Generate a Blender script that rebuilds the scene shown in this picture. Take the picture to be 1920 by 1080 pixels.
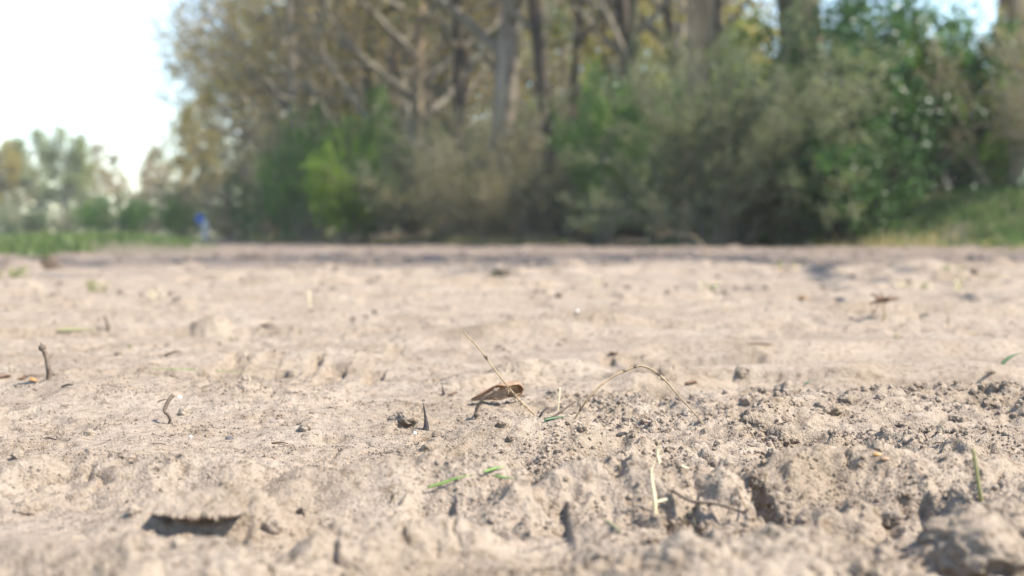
import bpy, math, random
import numpy as np
from mathutils import Vector, Matrix, noise as mnoise

for o in list(bpy.data.objects):
    bpy.data.objects.remove(o)
SC = bpy.context.scene
COL = SC.collection

# ------------------------------------------------------------------ camera
CH = 0.14                      # lens height above the mean soil surface (m)
FPX = 2667.0                   # focal length in photo pixels (50 mm on 36 mm, 1920 px)
PITCH = math.atan(95.0 / FPX)  # horizon lies at photo row 445
cam = bpy.data.cameras.new('camera')
cam_o = bpy.data.objects.new('camera', cam)
COL.objects.link(cam_o)
cam_o.location = (0, 0, CH)
cam_o.rotation_euler = (math.pi / 2 - PITCH, 0, 0)
cam.sensor_width = 36
cam.lens = 50
cam.clip_start = 0.01
cam.clip_end = 3000
cam.dof.use_dof = True
cam.dof.focus_distance = 1.06
cam.dof.aperture_fstop = 7.2
SC.camera = cam_o

# ------------------------------------------------------------------ sky and sun
SUN_AZ, SUN_EL = math.radians(110), math.radians(51)   # azimuth from +Y towards +X
S = Vector((math.sin(SUN_AZ) * math.cos(SUN_EL), math.cos(SUN_AZ) * math.cos(SUN_EL), math.sin(SUN_EL)))
world = bpy.data.worlds.new('World')
SC.world = world
world.use_nodes = True
wn = world.node_tree
sky = wn.nodes.new('ShaderNodeTexSky')
sky.sky_type = 'NISHITA'
sky.sun_disc = False
sky.sun_elevation = SUN_EL
sky.sun_rotation = SUN_AZ
sky.air_density = 1.0
sky.dust_density = 0.25
sky.ozone_density = 1.0
wn.nodes['Background'].inputs['Strength'].default_value = 0.15
wn.links.new(sky.outputs[0], wn.nodes['Background'].inputs['Color'])
sun = bpy.data.lights.new('sun', 'SUN')
sun.energy = 4.6
sun.angle = math.radians(0.53)
sun.color = (1.0, 0.94, 0.85)
sun_o = bpy.data.objects.new('sun', sun)
COL.objects.link(sun_o)
sun_o.rotation_euler = S.to_track_quat('Z', 'Y').to_euler()
sun_o.location = S * 60

vs = SC.view_settings
vs.view_transform = 'Standard'
vs.look = 'None'
vs.gamma = 1.0
vs.exposure = 1.36
vs.use_curve_mapping = False
SC.render.engine = 'CYCLES'
SC.cycles.use_denoising = True
SC.cycles.max_bounces = 8
SC.cycles.diffuse_bounces = 3
SC.cycles.transmission_bounces = 4
SC.cycles.sample_clamp_indirect = 6

# ------------------------------------------------------------------ numpy noise
def _hash(ix, iy, seed):
    h = (ix.astype(np.uint32) * np.uint32(374761393) + iy.astype(np.uint32) * np.uint32(668265263)
         + np.uint32((seed * 2246822519) & 0xffffffff))
    h = (h ^ (h >> np.uint32(13))) * np.uint32(1274126177)
    h = (h ^ (h >> np.uint32(16))) * np.uint32(2246822519)
    return h ^ (h >> np.uint32(15))

def _r01(h):
    return (h & np.uint32(0xffffff)).astype(np.float32) / np.float32(0x1000000)

def gnoise(x, y, seed=0):
    fx, fy = np.floor(x), np.floor(y)
    ix, iy = fx.astype(np.int64), fy.astype(np.int64)
    tx, ty = (x - fx).astype(np.float32), (y - fy).astype(np.float32)
    def g(dx, dy):
        a = _r01(_hash(ix + dx, iy + dy, seed)) * np.float32(2 * math.pi)
        return np.cos(a) * (tx - dx) + np.sin(a) * (ty - dy)
    sx = tx * tx * tx * (tx * (tx * 6 - 15) + 10)
    sy = ty * ty * ty * (ty * (ty * 6 - 15) + 10)
    a = g(0, 0); a = a + (g(1, 0) - a) * sx
    b = g(0, 1); b = b + (g(1, 1) - b) * sx
    return (a + (b - a) * sy) * 1.5

def fbm(x, y, octs, seed=0, gain=0.5, lac=2.03):
    t, a = 0, 1.0
    for i in range(octs):
        t = t + a * gnoise(x + 17.3 * i, y - 9.1 * i, seed + i * 7)
        x, y, a = x * lac, y * lac, a * gain
    return t

def lumps(x, y, cell, seed, prob, rlo, rhi, squash=0.8):
    """Half-buried round clods: height of the tallest dome over each point."""
    gx, gy = x / cell, y / cell
    fx, fy = np.floor(gx).astype(np.int64), np.floor(gy).astype(np.int64)
    best = np.zeros(x.shape, np.float32)
    for dx in (-1, 0, 1):
        for dy in (-1, 0, 1):
            cx, cy = fx + dx, fy + dy
            h1 = _hash(cx, cy, seed); h2 = _hash(cx, cy, seed + 101); h3 = _hash(cx, cy, seed + 202); h4 = _hash(cx, cy, seed + 303)
            px, py = cx + _r01(h1), cy + _r01(h2)
            r = rlo + (rhi - rlo) * _r01(h3) ** 2
            on = _r01(h4) < prob
            d2 = ((gx - px) ** 2 + (gy - py) ** 2) / (r * r)
            z = np.sqrt(np.clip(1 - d2, 0, 1)).astype(np.float32) * r * squash
            best = np.maximum(best, np.where(on, z, 0))
    return best * cell

def sstep(a, b, v):
    t = np.clip((v - a) / (b - a), 0, 1)
    return t * t * (3 - 2 * t)

# ------------------------------------------------------------------ placing by sight line
FWD = np.array([0, math.cos(PITCH), -math.sin(PITCH)])
UP = np.array([0, math.sin(PITCH), math.cos(PITCH)])
def ray(px, py):
    return FWD + (px - 960) / FPX * np.array([1.0, 0, 0]) + (540 - py) / FPX * UP
def at(px, py, d):
    r = ray(px, py)
    return np.array([0, 0, CH]) + r * (d / r[1])
def xat(px, d):
    return (px - 960) / FPX * d
def rowz(py, d):
    return float(at(960, py, d)[2])

# ------------------------------------------------------------------ soil surface
# mounds and ridges: (px, distance, height m, half-width x, near slope, far slope)
RIDGES = []
def ridge(pts, sx, near, far):
    """Crest line through (px, row, distance); sx = how far its ends run out."""
    pts = sorted(pts)
    RIDGES.append((np.array([xat(p, d) for p, r, d in pts]), np.array([d for p, r, d in pts]),
                   np.array([rowz(r, d) + (.015 if d < 1.45 else .018 if d < 2.3 else .010) for p, r, d in pts]), sx * 1.6, near, far))
ridge([(1200, 1046, .615), (1300, 1018, .62), (1420, 1006, .625), (1540, 1004, .63), (1640, 1016, .625)], .028, .05, .028)
ridge([(1800, 962, .68), (1870, 950, .69), (1930, 952, .69)], .020, .022, .03)
ridge([(960, 935, .80), (1010, 905, .815), (1070, 884, .825), (1140, 868, .83), (1210, 872, .83), (1280, 886, .83), (1350, 896, .82)], .022, .036, .024)
ridge([(1450, 846, .86), (1510, 839, .865), (1580, 838, .87), (1640, 842, .87), (1700, 856, .87), (1780, 872, .87), (1860, 880, .87), (1930, 884, .87)], .024, .042, .026)
ridge([(540, 886, .83), (600, 874, .835), (670, 863, .84), (740, 856, .845), (810, 850, .85), (870, 850, .85), (920, 860, .85), (960, 880, .84)], .022, .036, .026)
ridge([(780, 818, 1.0), (850, 808, 1.01), (920, 794, 1.02), (990, 786, 1.03), (1060, 786, 1.03), (1120, 800, 1.02), (1180, 824, 1.0)], .028, .05, .035)
ridge([(1390, 780, 1.16), (1460, 756, 1.2), (1530, 738, 1.26), (1610, 736, 1.27), (1690, 730, 1.3), (1780, 722, 1.34), (1880, 728, 1.33)], .035, .06, .04)
ridge([(40, 712, 1.36), (140, 710, 1.36), (240, 710, 1.36), (340, 712, 1.36), (440, 716, 1.35), (520, 726, 1.32)], .06, .085, .05)
ridge([(20, 862, .87), (110, 856, .88), (200, 853, .885), (300, 856, .88), (390, 864, .87), (470, 872, .86)], .032, .045, .035)
ridge([(20, 998, .645), (110, 996, .645), (200, 1006, .64), (290, 1022, .63), (380, 1030, .63), (470, 1034, .63)], .024, .035, .02)
ridge([(250, 925, .745), (330, 916, .75), (420, 914, .75), (500, 930, .745)], .022, .03, .03)
ridge([(600, 985, .68), (680, 972, .685), (760, 980, .68), (860, 968, .69)], .022, .03, .022)
ridge([(1180, 690, 1.50), (1300, 686, 1.53), (1430, 683, 1.55), (1560, 680, 1.56), (1700, 678, 1.57), (1860, 674, 1.58)], .07, .035, .12)
ridge([(1180, 648, 1.85), (1300, 642, 1.88), (1450, 640, 1.88), (1600, 640, 1.9), (1750, 638, 1.9), (1900, 634, 1.92)], .09, .04, .12)
ridge([(900, 690, 1.51), (960, 682, 1.54), (1030, 675, 1.56), (1100, 674, 1.57)], .045, .03, .06)
ridge([(640, 655, 1.75), (500, 660, 1.72), (300, 668, 1.68)], .10, .10, .1)
ridge([(760, 565, 3.1), (1300, 578, 2.85), (300, 565, 3.1)], .4, .25, .3)
ridge([(1420, 594, 2.5), (1560, 596, 2.46), (1750, 598, 2.44), (1900, 598, 2.44)], .18, .06, .2)
ridge([(980, 616, 2.2), (1120, 612, 2.25), (860, 622, 2.15)], .12, .07, .12)
# dips
DIPS = [(xat(1230, 1.45), 1.43, -.012, .05, .03), (xat(800, .73), .74, -.006, .05, .03), (xat(1600, .74), .74, -.008, .05, .025)]

EDGE = np.array([(-60, 300), (-19, 95), (-14.7, 70), (-7.6, 41), (-4.3, 32), (-.3, 24.2), (2.5, 20.2), (5.6, 16.4), (9, 12.5), (16, 7)], float)
def edge_y(x):
    return np.interp(x, EDGE[:, 0], EDGE[:, 1])

def big_z(x, y):
    """Lie of the land: flat track, bank under the wood on the right, verge on the left."""
    back = y - edge_y(x)
    bank = .58 * sstep(-.4, 3.3, back) * sstep(2.0, 6.2, x) + .25 * sstep(0, 5, back) * sstep(-12, -2, x)
    verge = .10 * sstep(9.0, 16, y) * sstep(.20, .27, -x / np.maximum(y, .1)) * sstep(120, 60, y)
    far_l = (lumps(np.asarray(x + .05 * gnoise(x * 4, y * 4, 58), np.float32), np.asarray(y, np.float32), .55, 57, .30, .05, .20, .42) + lumps(np.asarray(x, np.float32), np.asarray(y + .02 * gnoise(x * 9, y * 9, 59), np.float32), .22, 59, .3, .06, .24, .5)) * sstep(3.5, 6, y) * sstep(28, 20, y)
    near_edge = np.exp(-(back / 2.2) ** 2) * sstep(8, 11, y)
    return bank + verge + far_l + near_edge * (.08 * gnoise(x * .9, y * .6, 7) + .04 * gnoise(x * 3, y * 2, 8) + .025) + .02 * gnoise(x * .25, y * .25, 5) * sstep(2.5, 8, y) + (.022 * gnoise(x * .22, y * 1.1, 25) + .010 * gnoise(x * .9, y * 3.2, 27)) * sstep(3.5, 7, y) * sstep(60, 30, y)

def mound_z(x, y):
    z = np.zeros(x.shape, np.float32)
    for k, (rx, rd, rh, e, n, f) in enumerate(RIDGES):
        m = (x > rx[0] - e) & (x < rx[-1] + e) & (y > rd.min() - 3 * n - .03) & (y < rd.max() + 3 * f + .03)
        if not m.any():
            continue
        xm = x[m]
        s = float(np.clip(rd.mean(), .7, 3))
        q = gnoise(xm * 11 / s, xm * 0 + .37 + k, 500 + k)
        dy = y[m] - np.interp(xm, rx, rd) - .016 * s * q - .006 * s * gnoise(xm * 32 / s, y[m] * 20 / s, 540 + k)
        sy = np.where(dy < 0, n, f) * (1 + .35 * gnoise(xm * 16 / s, xm * 0 + .7 + k, 520 + k))
        h = np.interp(xm, rx, rh) * sstep(rx[0] - e, rx[0] + .3 * e, xm) * sstep(rx[-1] + e, rx[-1] - .3 * e, xm) * (1 + .14 * gnoise(xm * 20 / s, y[m] * 0 + k, 560 + k))
        z[m] = np.maximum(z[m], h * np.exp(-(dy / sy) ** 2))
    for (bx, by, h, sx, sy) in DIPS:
        z = z + 1.3 * h * np.exp(-((x - bx) / sx) ** 2 - ((y - by) / sy) ** 2)
    return z - (.008 - .003 * sstep(1.5, 1.4, y)) * sstep(2.5, 2.2, y) - .010 * sstep(3.8, 2.6, y)

# little scarps: steep faces towards the track's near end (px from, px to, row, height left, height right, ramp)
SCARPS = [(780, 818, 806, .010, .010, .02), (238, 455, 956, .002, .0085, .04), (1185, 1420, 666, .020, .016, .06), (1150, 1900, 692, .009, .009, .05), (1640, 1840, 628, .012, .009, .08), (1440, 1700, 668, .007, .006, .06),
          (1128, 1150, 664, .010, .010, .03), (1238, 1305, 945, .014, .010, .02), (1398, 1432, 915, .014, .014, .02), (775, 850, 930, .006, .009, .02),
          (1200, 1268, 714, .014, .018, .03), (555, 590, 968, .008, .008, .015), (745, 780, 782, .008, .008, .02), (1385, 1430, 795, .010, .010, .02),
          (1445, 1505, 826, .012, .012, .02), (900, 1130, 690, .007, .007, .05), (600, 660, 806, .006, .004, .02), (1690, 1740, 930, .012, .010, .02),
          (640, 700, 690, .007, .007, .04), (850, 880, 832, .010, .010, .015), (1000, 1060, 925, .006, .010, .02), (180, 480, 690, .004, .005, .06),
          (618, 655, 674, .018, .018, .03), (690, 722, 690, .016, .012, .03), (500, 540, 655, .012, .010, .04), (300, 345, 640, .014, .012, .05), (590, 606, 660, .014, .014, .03), (735, 760, 640, .014, .014, .05), (880, 1000, 640, .008, .008, .06), (1040, 1150, 600, .008, .008, .08), (436, 474, 660, .018, .014, .04)]
def macro_hit(px, row):
    d = .5 * 10 ** np.linspace(0, 1, 1500)
    r = ray(px, row)
    g = mound_z((r[0] / r[1] * d).astype(np.float32), d.astype(np.float32)) + .004
    return float(d[np.argmax(CH + r[2] / r[1] * d <= g)])
SCARPS = [(a, b, macro_hit((a + b) / 2, r), h0, h1, max(rp, 5.5 * max(h0, h1))) for a, b, r, h0, h1, rp in SCARPS]
SCARPS = [(xat(a, d), xat(b, d), d, h0, h1, rp) for a, b, d, h0, h1, rp in SCARPS]
def scarp_z(x, y):
    z = np.zeros(x.shape, np.float32)
    for k, (x0, x1, d, h0, h1, rp) in enumerate(SCARPS):
        w = x1 - x0
        m = (x > x0 - .2 * w - .01) & (x < x1 + .2 * w + .01) & (y > d - 5 * rp) & (y < d + .05)
        if not m.any():
            continue
        xm, ym = x[m], y[m]
        t = (xm - x0) / w
        yl = d + .007 * gnoise(xm * 24 / d, xm * 0 + k, 400 + k) + .0022 * gnoise(xm * 120 / d, xm * 0 + k, 430 + k)
        if k == 1:
            yl = yl + .14 * (xm - .5 * (x0 + x1))
        s = ym - yl
        h = (h0 + (h1 - h0) * np.clip(t, 0, 1)) * sstep(-.12, .06, t) * sstep(1.10, .97, t)
        z[m] -= h * np.where(s < 0, np.exp(np.minimum(s, 0) / rp), np.exp(-np.maximum(s, 0) / .0012))
    return z

def rough_mask(x, y):
    r = .35 + .5 * sstep(-.05, .15, x) * sstep(1.5, 1.3, y) + .25 * sstep(1.0, .8, y) * sstep(-.2, 0, x)
    strip = sstep(1.50, 1.56, y + x * .03) * sstep(2.1, 1.9, y + x * .03) * sstep(-.1, .1, x)
    r = r * (1 - .8 * strip)
    r = r * (.65 + .7 * sstep(-.35, .35, fbm(x * 5, y * 5, 2, 77)))
    return r

def soil_z(x, y):
    x = np.asarray(x, np.float32); y = np.asarray(y, np.float32)
    z = big_z(x, y)
    near = sstep(9, 3, y)
    m = near > 0
    if not np.any(m):
        return z
    xs, ys, nr = x[m], y[m], near[m]
    r = rough_mask(xs, ys)
    wx = xs + .009 * gnoise(xs * 48, ys * 48, 31) + .003 * gnoise(xs * 150, ys * 150, 37); wy = ys + .009 * gnoise(xs * 48, ys * 48, 32) + .003 * gnoise(xs * 150, ys * 150, 38)
    st = sstep(1.47, 1.53, ys + xs * .03) * sstep(2.12, 2.0, ys + xs * .03) * sstep(-.04, .10, xs)
    h = 0
    # ruts that run across the field, roughly left to right
    rut = gnoise(xs * .9 + 3, (ys + .05 * xs) * 5.2, 11) * .012 + gnoise(xs * 1.6, (ys + .05 * xs) * 14, 12) * .0042
    h = h + rut * sstep(1.4, 2.2, ys)
    tt = 8.5 * np.log(ys) + .55 * gnoise(xs * .55 + 2, np.log(ys) * 2.5, 15) + .06 * gnoise(xs * 9, ys * 9, 18)
    fr = tt - np.floor(tt)
    pm = sstep(-.1, .35, gnoise(xs * .9, tt * .8 + 5, 16)) * sstep(1.55, 2.0, ys)
    h = h + pm * (.0075 * np.maximum(ys, 1.6)) * ((1 - fr) ** 1.5 * sstep(0, .05, fr) + sstep(.97, 1.0, fr) * .0)
    h = h + .0050 * fbm(xs * 9, ys * 9, 3, 3, .55)
    mid = sstep(1.2, 1.8, ys)
    fl = .25 + .75 * sstep(-.2, .4, gnoise(xs * 1.3, ys * 2.2, 13))
    h = h + lumps(wx, wy, .10, 52, .20, .10, .36, .55) * mid * fl
    h = h + lumps(wx, wy, .26, 53, .22, .06, .24, .40) * sstep(2.5, 4, ys) * fl
    h = h - .010 * sstep(.22, .62, gnoise(xs * 11, ys * 13, 14)) * sstep(.9, 1.6, ys) * fl
    q = fbm(xs * 24, ys * 24, 3, 41)
    h = h + r * .0055 * (1 - np.abs(q) * 2.2)
    h = h + lumps(wx, wy, .060, 51, .22, .15, .46, .50) * sstep(.35, .9, r) * .9
    h = h + lumps(wx, wy, .026, 61, .24, .12, .46, .60) * (.10 + .85 * sstep(.2, 1.0, r))
    h = h + lumps(wx, wy, .0115, 71, .34, .14, .50, .65) * (.15 + .75 * sstep(.1, .9, r))
    h = h + .0009 * (.35 + r) * fbm(xs * 190, ys * 190, 2, 91)
    # cracks and holes
    vx = xs + .010 * gnoise(xs * 38, ys * 38, 33) + .004 * gnoise(xs * 120, ys * 120, 35); vy = ys + .008 * gnoise(xs * 38, ys * 38, 34) + .003 * gnoise(xs * 120, ys * 120, 36)
    h = h - lumps(vx, vy, .075, 54, .20, .04, .15, 1.0) * sstep(2.2, 1.4, ys) * (.45 + .55 * sstep(.8, 1.1, ys))
    h = h - lumps(vx, vy, .032, 64, .13, .05, .22, 1.0) * sstep(1.8, 1.2, ys)
    h = h - lumps(vx, vy, .16, 55, .34, .04, .17, 1.0) * sstep(1.2, 1.6, ys)
    c = np.abs(gnoise(wx * 20, wy * 20, 88)); p = sstep(.15, .5, gnoise(xs * 6, ys * 6, 89))
    h = h - .007 * p * sstep(.07, .0, c)
    h = h * (1 - .86 * st) + mound_z(xs, ys) + scarp_z(xs, ys)
    z = z.copy()
    z[m] += h * nr
    return z

def zat(x, y):
    return float(soil_z(np.array([x]), np.array([y]))[0])

def hit(px, py, lo=.5, hi=60):
    """Where a sight line meets the soil."""
    d = lo * (hi / lo) ** np.linspace(0, 1, 1600)
    r = ray(px, py)
    X = r[0] / r[1] * d; Z = CH + r[2] / r[1] * d
    g = soil_z(X, d)
    k = np.argmax(Z <= g)
    if not (Z <= g).any():
        k = len(d) - 1
    return np.array([X[k], d[k], g[k]])

# ------------------------------------------------------------------ materials
def newmat(name):
    m = bpy.data.materials.new(name)
    m.use_nodes = True
    nt = m.node_tree
    b = nt.nodes['Principled BSDF']
    return m, nt, b
def N(nt, typ, **kw):
    n = nt.nodes.new(typ)
    for k, v in kw.items():
        if k == 'ins':
            for kk, vv in v.items():
                n.inputs[kk].default_value = vv
        else:
            setattr(n, k, v)
    return n
def ramp(nt, stops, src):
    n = nt.nodes.new('ShaderNodeValToRGB')
    el = n.color_ramp.elements
    while len(el) < len(stops):
        el.new(.5)
    for e, (p, c) in zip(el, stops):
        e.position = p
        e.color = (*c, 1)
    nt.links.new(src, n.inputs[0])
    return n
def mixc(nt, fac, a, b, mode='MIX'):
    n = nt.nodes.new('ShaderNodeMix')
    n.data_type = 'RGBA'
    n.blend_type = mode
    for sock, v in ((n.inputs[0], fac), (n.inputs[6], a), (n.inputs[7], b)):
        if hasattr(v, 'is_linked'):
            nt.links.new(v, sock)
        elif isinstance(v, (int, float)):
            sock.default_value = v
        else:
            sock.default_value = (*v, 1)
    return n.outputs[2]
def tnoise(nt, vec, scale, detail=3, rough=.55, dist=0):
    n = N(nt, 'ShaderNodeTexNoise', ins={'Scale': scale, 'Detail': detail, 'Roughness': rough, 'Distortion': dist})
    nt.links.new(vec, n.inputs['Vector'])
    return n.outputs['Fac']

def soil_material():
    m, nt, b = newmat('sandy_soil')
    pos = N(nt, 'ShaderNodeNewGeometry').outputs['Position']
    n1 = tnoise(nt, pos, 9, 4)
    n2 = tnoise(nt, pos, 140, 3, .6)
    n3 = tnoise(nt, pos, 900, 2, .7)
    base = ramp(nt, [(.30, (.242, .190, .138)), (.52, (.297, .241, .186)), (.75, (.326, .274, .215))], n1).outputs[0]
    c2 = ramp(nt, [(.28, (.60, .55, .50)), (.5, (.98, .97, .96)), (.72, (1.08, 1.07, 1.05))], n2).outputs[0]
    c3 = ramp(nt, [(.25, (.52, .46, .42)), (.46, (1, 1, 1)), (.62, (1.03, 1.02, 1.0)), (.78, (1.32, 1.30, 1.28))], n3).outputs[0]
    col = mixc(nt, 1.0, base, c2, 'MULTIPLY')
    col = mixc(nt, .9, col, c3, 'MULTIPLY')
    # dead leaves and humus lying towards the wood, green ground cover on verge and bank
    lit = N(nt, 'ShaderNodeAttribute', attribute_name='litter').outputs['Fac']
    grn = N(nt, 'ShaderNodeAttribute', attribute_name='green').outputs['Fac']
    mpl = N(nt, 'ShaderNodeMapping', ins={'Scale': (.5, 1.6, 1)})
    nt.links.new(pos, mpl.inputs[0])
    nl = tnoise(nt, mpl.outputs[0], 1.6, 6, .72)
    litc = ramp(nt, [(.33, (.085, .062, .046)), (.5, (.155, .118, .092)), (.68, (.235, .185, .147))], nl).outputs[0]
    col = mixc(nt, lit, col, litc)
    ng = tnoise(nt, pos, 3.5, 4, .65)
    grc = ramp(nt, [(.35, (.05, .055, .025)), (.55, (.075, .085, .035)), (.7, (.14, .115, .07))], ng).outputs[0]
    col = mixc(nt, grn, col, grc)
    nt.links.new(col, b.inputs['Base Color'])
    b.inputs['Roughness'].default_value = .95
    b.inputs['Specular IOR Level'].default_value = .12
    h1 = tnoise(nt, pos, 520, 3, .65)
    h2 = N(nt, 'ShaderNodeTexVoronoi', ins={'Scale': 620.0, 'Randomness': 1.0})
    nt.links.new(pos, h2.inputs['Vector'])
    b1 = N(nt, 'ShaderNodeBump', ins={'Strength': 1.0, 'Distance': .0022})
    nt.links.new(h1, b1.inputs['Height'])
    b2 = N(nt, 'ShaderNodeBump', invert=True, ins={'Strength': .55, 'Distance': .0009})
    nt.links.new(h2.outputs['Distance'], b2.inputs['Height'])
    nt.links.new(b1.outputs[0], b2.inputs['Normal'])
    h3 = tnoise(nt, pos, 34, 4, .7)
    b3 = N(nt, 'ShaderNodeBump', ins={'Strength': .35, 'Distance': .010})
    nt.links.new(h3, b3.inputs['Height'])
    nt.links.new(b2.outputs[0], b3.inputs['Normal'])
    nt.links.new(b3.outputs[0], b.inputs['Normal'])
    return m

def simple_mat(name, stops, scale=60, rough=.8, spec=.2, bump=0, bscale=200, stretch=None, detail=4):
    m, nt, b = newmat(name)
    tc = N(nt, 'ShaderNodeTexCoord').outputs['Object']
    if stretch:
        mp = N(nt, 'ShaderNodeMapping', ins={'Scale': stretch})
        nt.links.new(tc, mp.inputs[0])
        tc = mp.outputs[0]
    f = tnoise(nt, tc, scale, detail, .65)
    nt.links.new(ramp(nt, stops, f).outputs[0], b.inputs['Base Color'])
    b.inputs['Roughness'].default_value = rough
    b.inputs['Specular IOR Level'].default_value = spec
    if bump:
        bn = N(nt, 'ShaderNodeBump', ins={'Strength': .8, 'Distance': bump})
        nt.links.new(tnoise(nt, tc, bscale, 4, .7), bn.inputs['Height'])
        nt.links.new(bn.outputs[0], b.inputs['Normal'])
    return m

def leaf_mat(name, lo, hi, trans=.45, rough=.5, spec=.35):
    """Leaves: colour differs from leaf to leaf (attribute tint), light passes through."""
    m, nt, b = newmat(name)
    t = N(nt, 'ShaderNodeAttribute', attribute_name='tint').outputs['Fac']
    rnd = N(nt, 'ShaderNodeObjectInfo').outputs['Random']
    c = ramp(nt, [(0, lo), (1, hi)], t).outputs[0]
    hs = N(nt, 'ShaderNodeHueSaturation')
    mr = N(nt, 'ShaderNodeMapRange', ins={'To Min': .82, 'To Max': 1.18})
    nt.links.new(rnd, mr.inputs[0]); nt.links.new(mr.outputs[0], hs.inputs['Value']); nt.links.new(c, hs.inputs['Color'])
    nt.links.new(hs.outputs[0], b.inputs['Base Color'])
    b.inputs['Roughness'].default_value = rough
    b.inputs['Specular IOR Level'].default_value = spec
    tr = N(nt, 'ShaderNodeBsdfTranslucent')
    br = mixc(nt, 1.0, hs.outputs[0], (1.25, 1.3, .8), 'MULTIPLY')
    nt.links.new(br, tr.inputs['Color'])
    mx = N(nt, 'ShaderNodeMixShader', ins={0: trans})
    nt.links.new(b.outputs[0], mx.inputs[1]); nt.links.new(tr.outputs[0], mx.inputs[2])
    nt.links.new(mx.outputs[0], nt.nodes['Material Output'].inputs['Surface'])
    return m

M = {}
M['soil'] = soil_material()
M['bark'] = simple_mat('grey_brown_bark', [(.3, (.13, .105, .078)), (.5, (.24, .20, .155)), (.72, (.33, .29, .23))], 3, .9, .1, .02, 12, (3, 3, .6))
M['bark_dark'] = simple_mat('dark_bark', [(.3, (.035, .028, .022)), (.5, (.07, .056, .042)), (.72, (.12, .10, .075))], 3, .9, .1, .02, 12, (3, 3, .6))
M['bark_tan'] = simple_mat('tan_bark', [(.3, (.14, .10, .06)), (.5, (.27, .20, .125)), (.72, (.36, .29, .19))], 3, .9, .1, .02, 12, (3, 3, .6))
M['bark_moss'] = simple_mat('mossy_bark', [(.3, (.055, .055, .03)), (.5, (.11, .10, .06)), (.72, (.19, .17, .11))], 4, .95, .1, .02, 12, (3, 3, .8))
M['twig'] = simple_mat('grey_twigs', [(.3, (.15, .125, .09)), (.7, (.28, .245, .185))], 6, .9, .1)
M['twig_pale'] = simple_mat('pale_twigs', [(.3, (.22, .19, .14)), (.7, (.40, .35, .265))], 6, .9, .1)
M['leaf_olive'] = leaf_mat('budding_olive_leaves', (.19, .145, .045), (.34, .29, .085), .45)
M['leaf_tan'] = leaf_mat('budding_tan_leaves', (.25, .165, .06), (.42, .30, .11), .45)
M['leaf_green'] = leaf_mat('spring_green_leaves', (.07, .15, .028), (.21, .32, .06), .5)
M['leaf_bright'] = leaf_mat('fresh_green_leaves', (.10, .19, .028), (.33, .43, .065), .55)
M['leaf_dark'] = leaf_mat('evergreen_leaves', (.022, .06, .02), (.10, .19, .045), .4, .35, .5)
M['leaf_grey'] = leaf_mat('grey_green_leaves', (.14, .155, .085), (.26, .275, .16), .5)
M['leaf_brown'] = leaf_mat('withered_leaves', (.165, .145, .07), (.30, .265, .135), .45)
M['leaf_pale'] = leaf_mat('pale_spring_leaves', (.17, .19, .085), (.30, .31, .14), .5)
M['leaf_gold'] = leaf_mat('golden_spring_leaves', (.22, .17, .04), (.36, .29, .07), .5)
M['grass'] = leaf_mat('grass_blades', (.04, .085, .02), (.11, .18, .045), .35)
M['grass_dull'] = leaf_mat('verge_grass_blades', (.05, .085, .03), (.15, .19, .065), .35)
M['grass_dry'] = leaf_mat('dry_grass_blades', (.24, .19, .09), (.42, .35, .19), .45)
M['grass_fresh'] = simple_mat('fresh_grass_blade', [(.3, (.10, .17, .035)), (.7, (.19, .29, .07))], 90, .45, .4)
M['grass_tuft'] = simple_mat('sere_grass', [(.3, (.14, .16, .05)), (.7, (.27, .27, .11))], 40, .6, .3)
M['straw'] = simple_mat('pale_straw', [(.3, (.50, .40, .22)), (.7, (.72, .62, .42))], 120, .5, .4)
M['stalk'] = simple_mat('dry_stalk', [(.3, (.17, .115, .065)), (.55, (.30, .215, .125)), (.75, (.40, .30, .185))], 140, .6, .3)
M['stalk_dark'] = simple_mat('weathered_twig', [(.3, (.075, .055, .042)), (.7, (.19, .145, .105))], 160, .8, .2, .0006, 500)
M['bark_bit'] = simple_mat('damp_bark', [(.3, (.035, .024, .014)), (.55, (.075, .052, .030)), (.75, (.13, .095, .06))], 90, .9, .15, .0018, 260)
M['char'] = simple_mat('dark_weathered_wood', [(.3, (.02, .018, .018)), (.7, (.07, .06, .055))], 120, .8, .25, .0008, 500)
M['deadleaf'] = simple_mat('dead_leaf', [(.3, (.20, .105, .055)), (.55, (.33, .205, .12)), (.75, (.46, .34, .23))], 70, .5, .4, .0004, 300)
M['deadleaf_dark'] = simple_mat('dark_dead_leaf', [(.3, (.09, .05, .03)), (.7, (.19, .11, .065))], 60, .6, .3, .0004, 300)
M['orange'] = simple_mat('orange_husk', [(.3, (.30, .14, .04)), (.7, (.48, .27, .10))], 200, .4, .4)
M['pebble_white'] = simple_mat('quartz', [(.3, (.66, .64, .60)), (.7, (.86, .84, .80))], 90, .35, .5)
M['pebble_brown'] = simple_mat('brown_stone', [(.3, (.20, .15, .115)), (.7, (.32, .25, .20))], 90, .7, .3, .0004, 400)
M['pebble_dark'] = simple_mat('dark_stone', [(.3, (.06, .052, .05)), (.7, (.13, .11, .105))], 120, .6, .3, .0004, 400)
M['humus'] = simple_mat('dark_humus', [(.3, (.06, .045, .033)), (.7, (.13, .10, .075))], 30, .95, .1, .004, 80)
M['soil_dull'] = simple_mat('dull_soil', [(.3, (.13, .10, .076)), (.5, (.19, .148, .114)), (.7, (.25, .20, .155))], 3, .95, .1)
M['sign_blue'] = simple_mat('blue_sign_sheet', [(.3, (.02, .10, .52)), (.7, (.03, .13, .60))], 4, .4, .5)
M['sign_white'] = simple_mat('white_post_paint', [(.3, (.66, .66, .62)), (.7, (.80, .80, .77))], 5, .5, .4)
M['metal'] = simple_mat('galvanised_steel', [(.3, (.38, .39, .40)), (.7, (.5, .51, .52))], 8, .4, .5)

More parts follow.
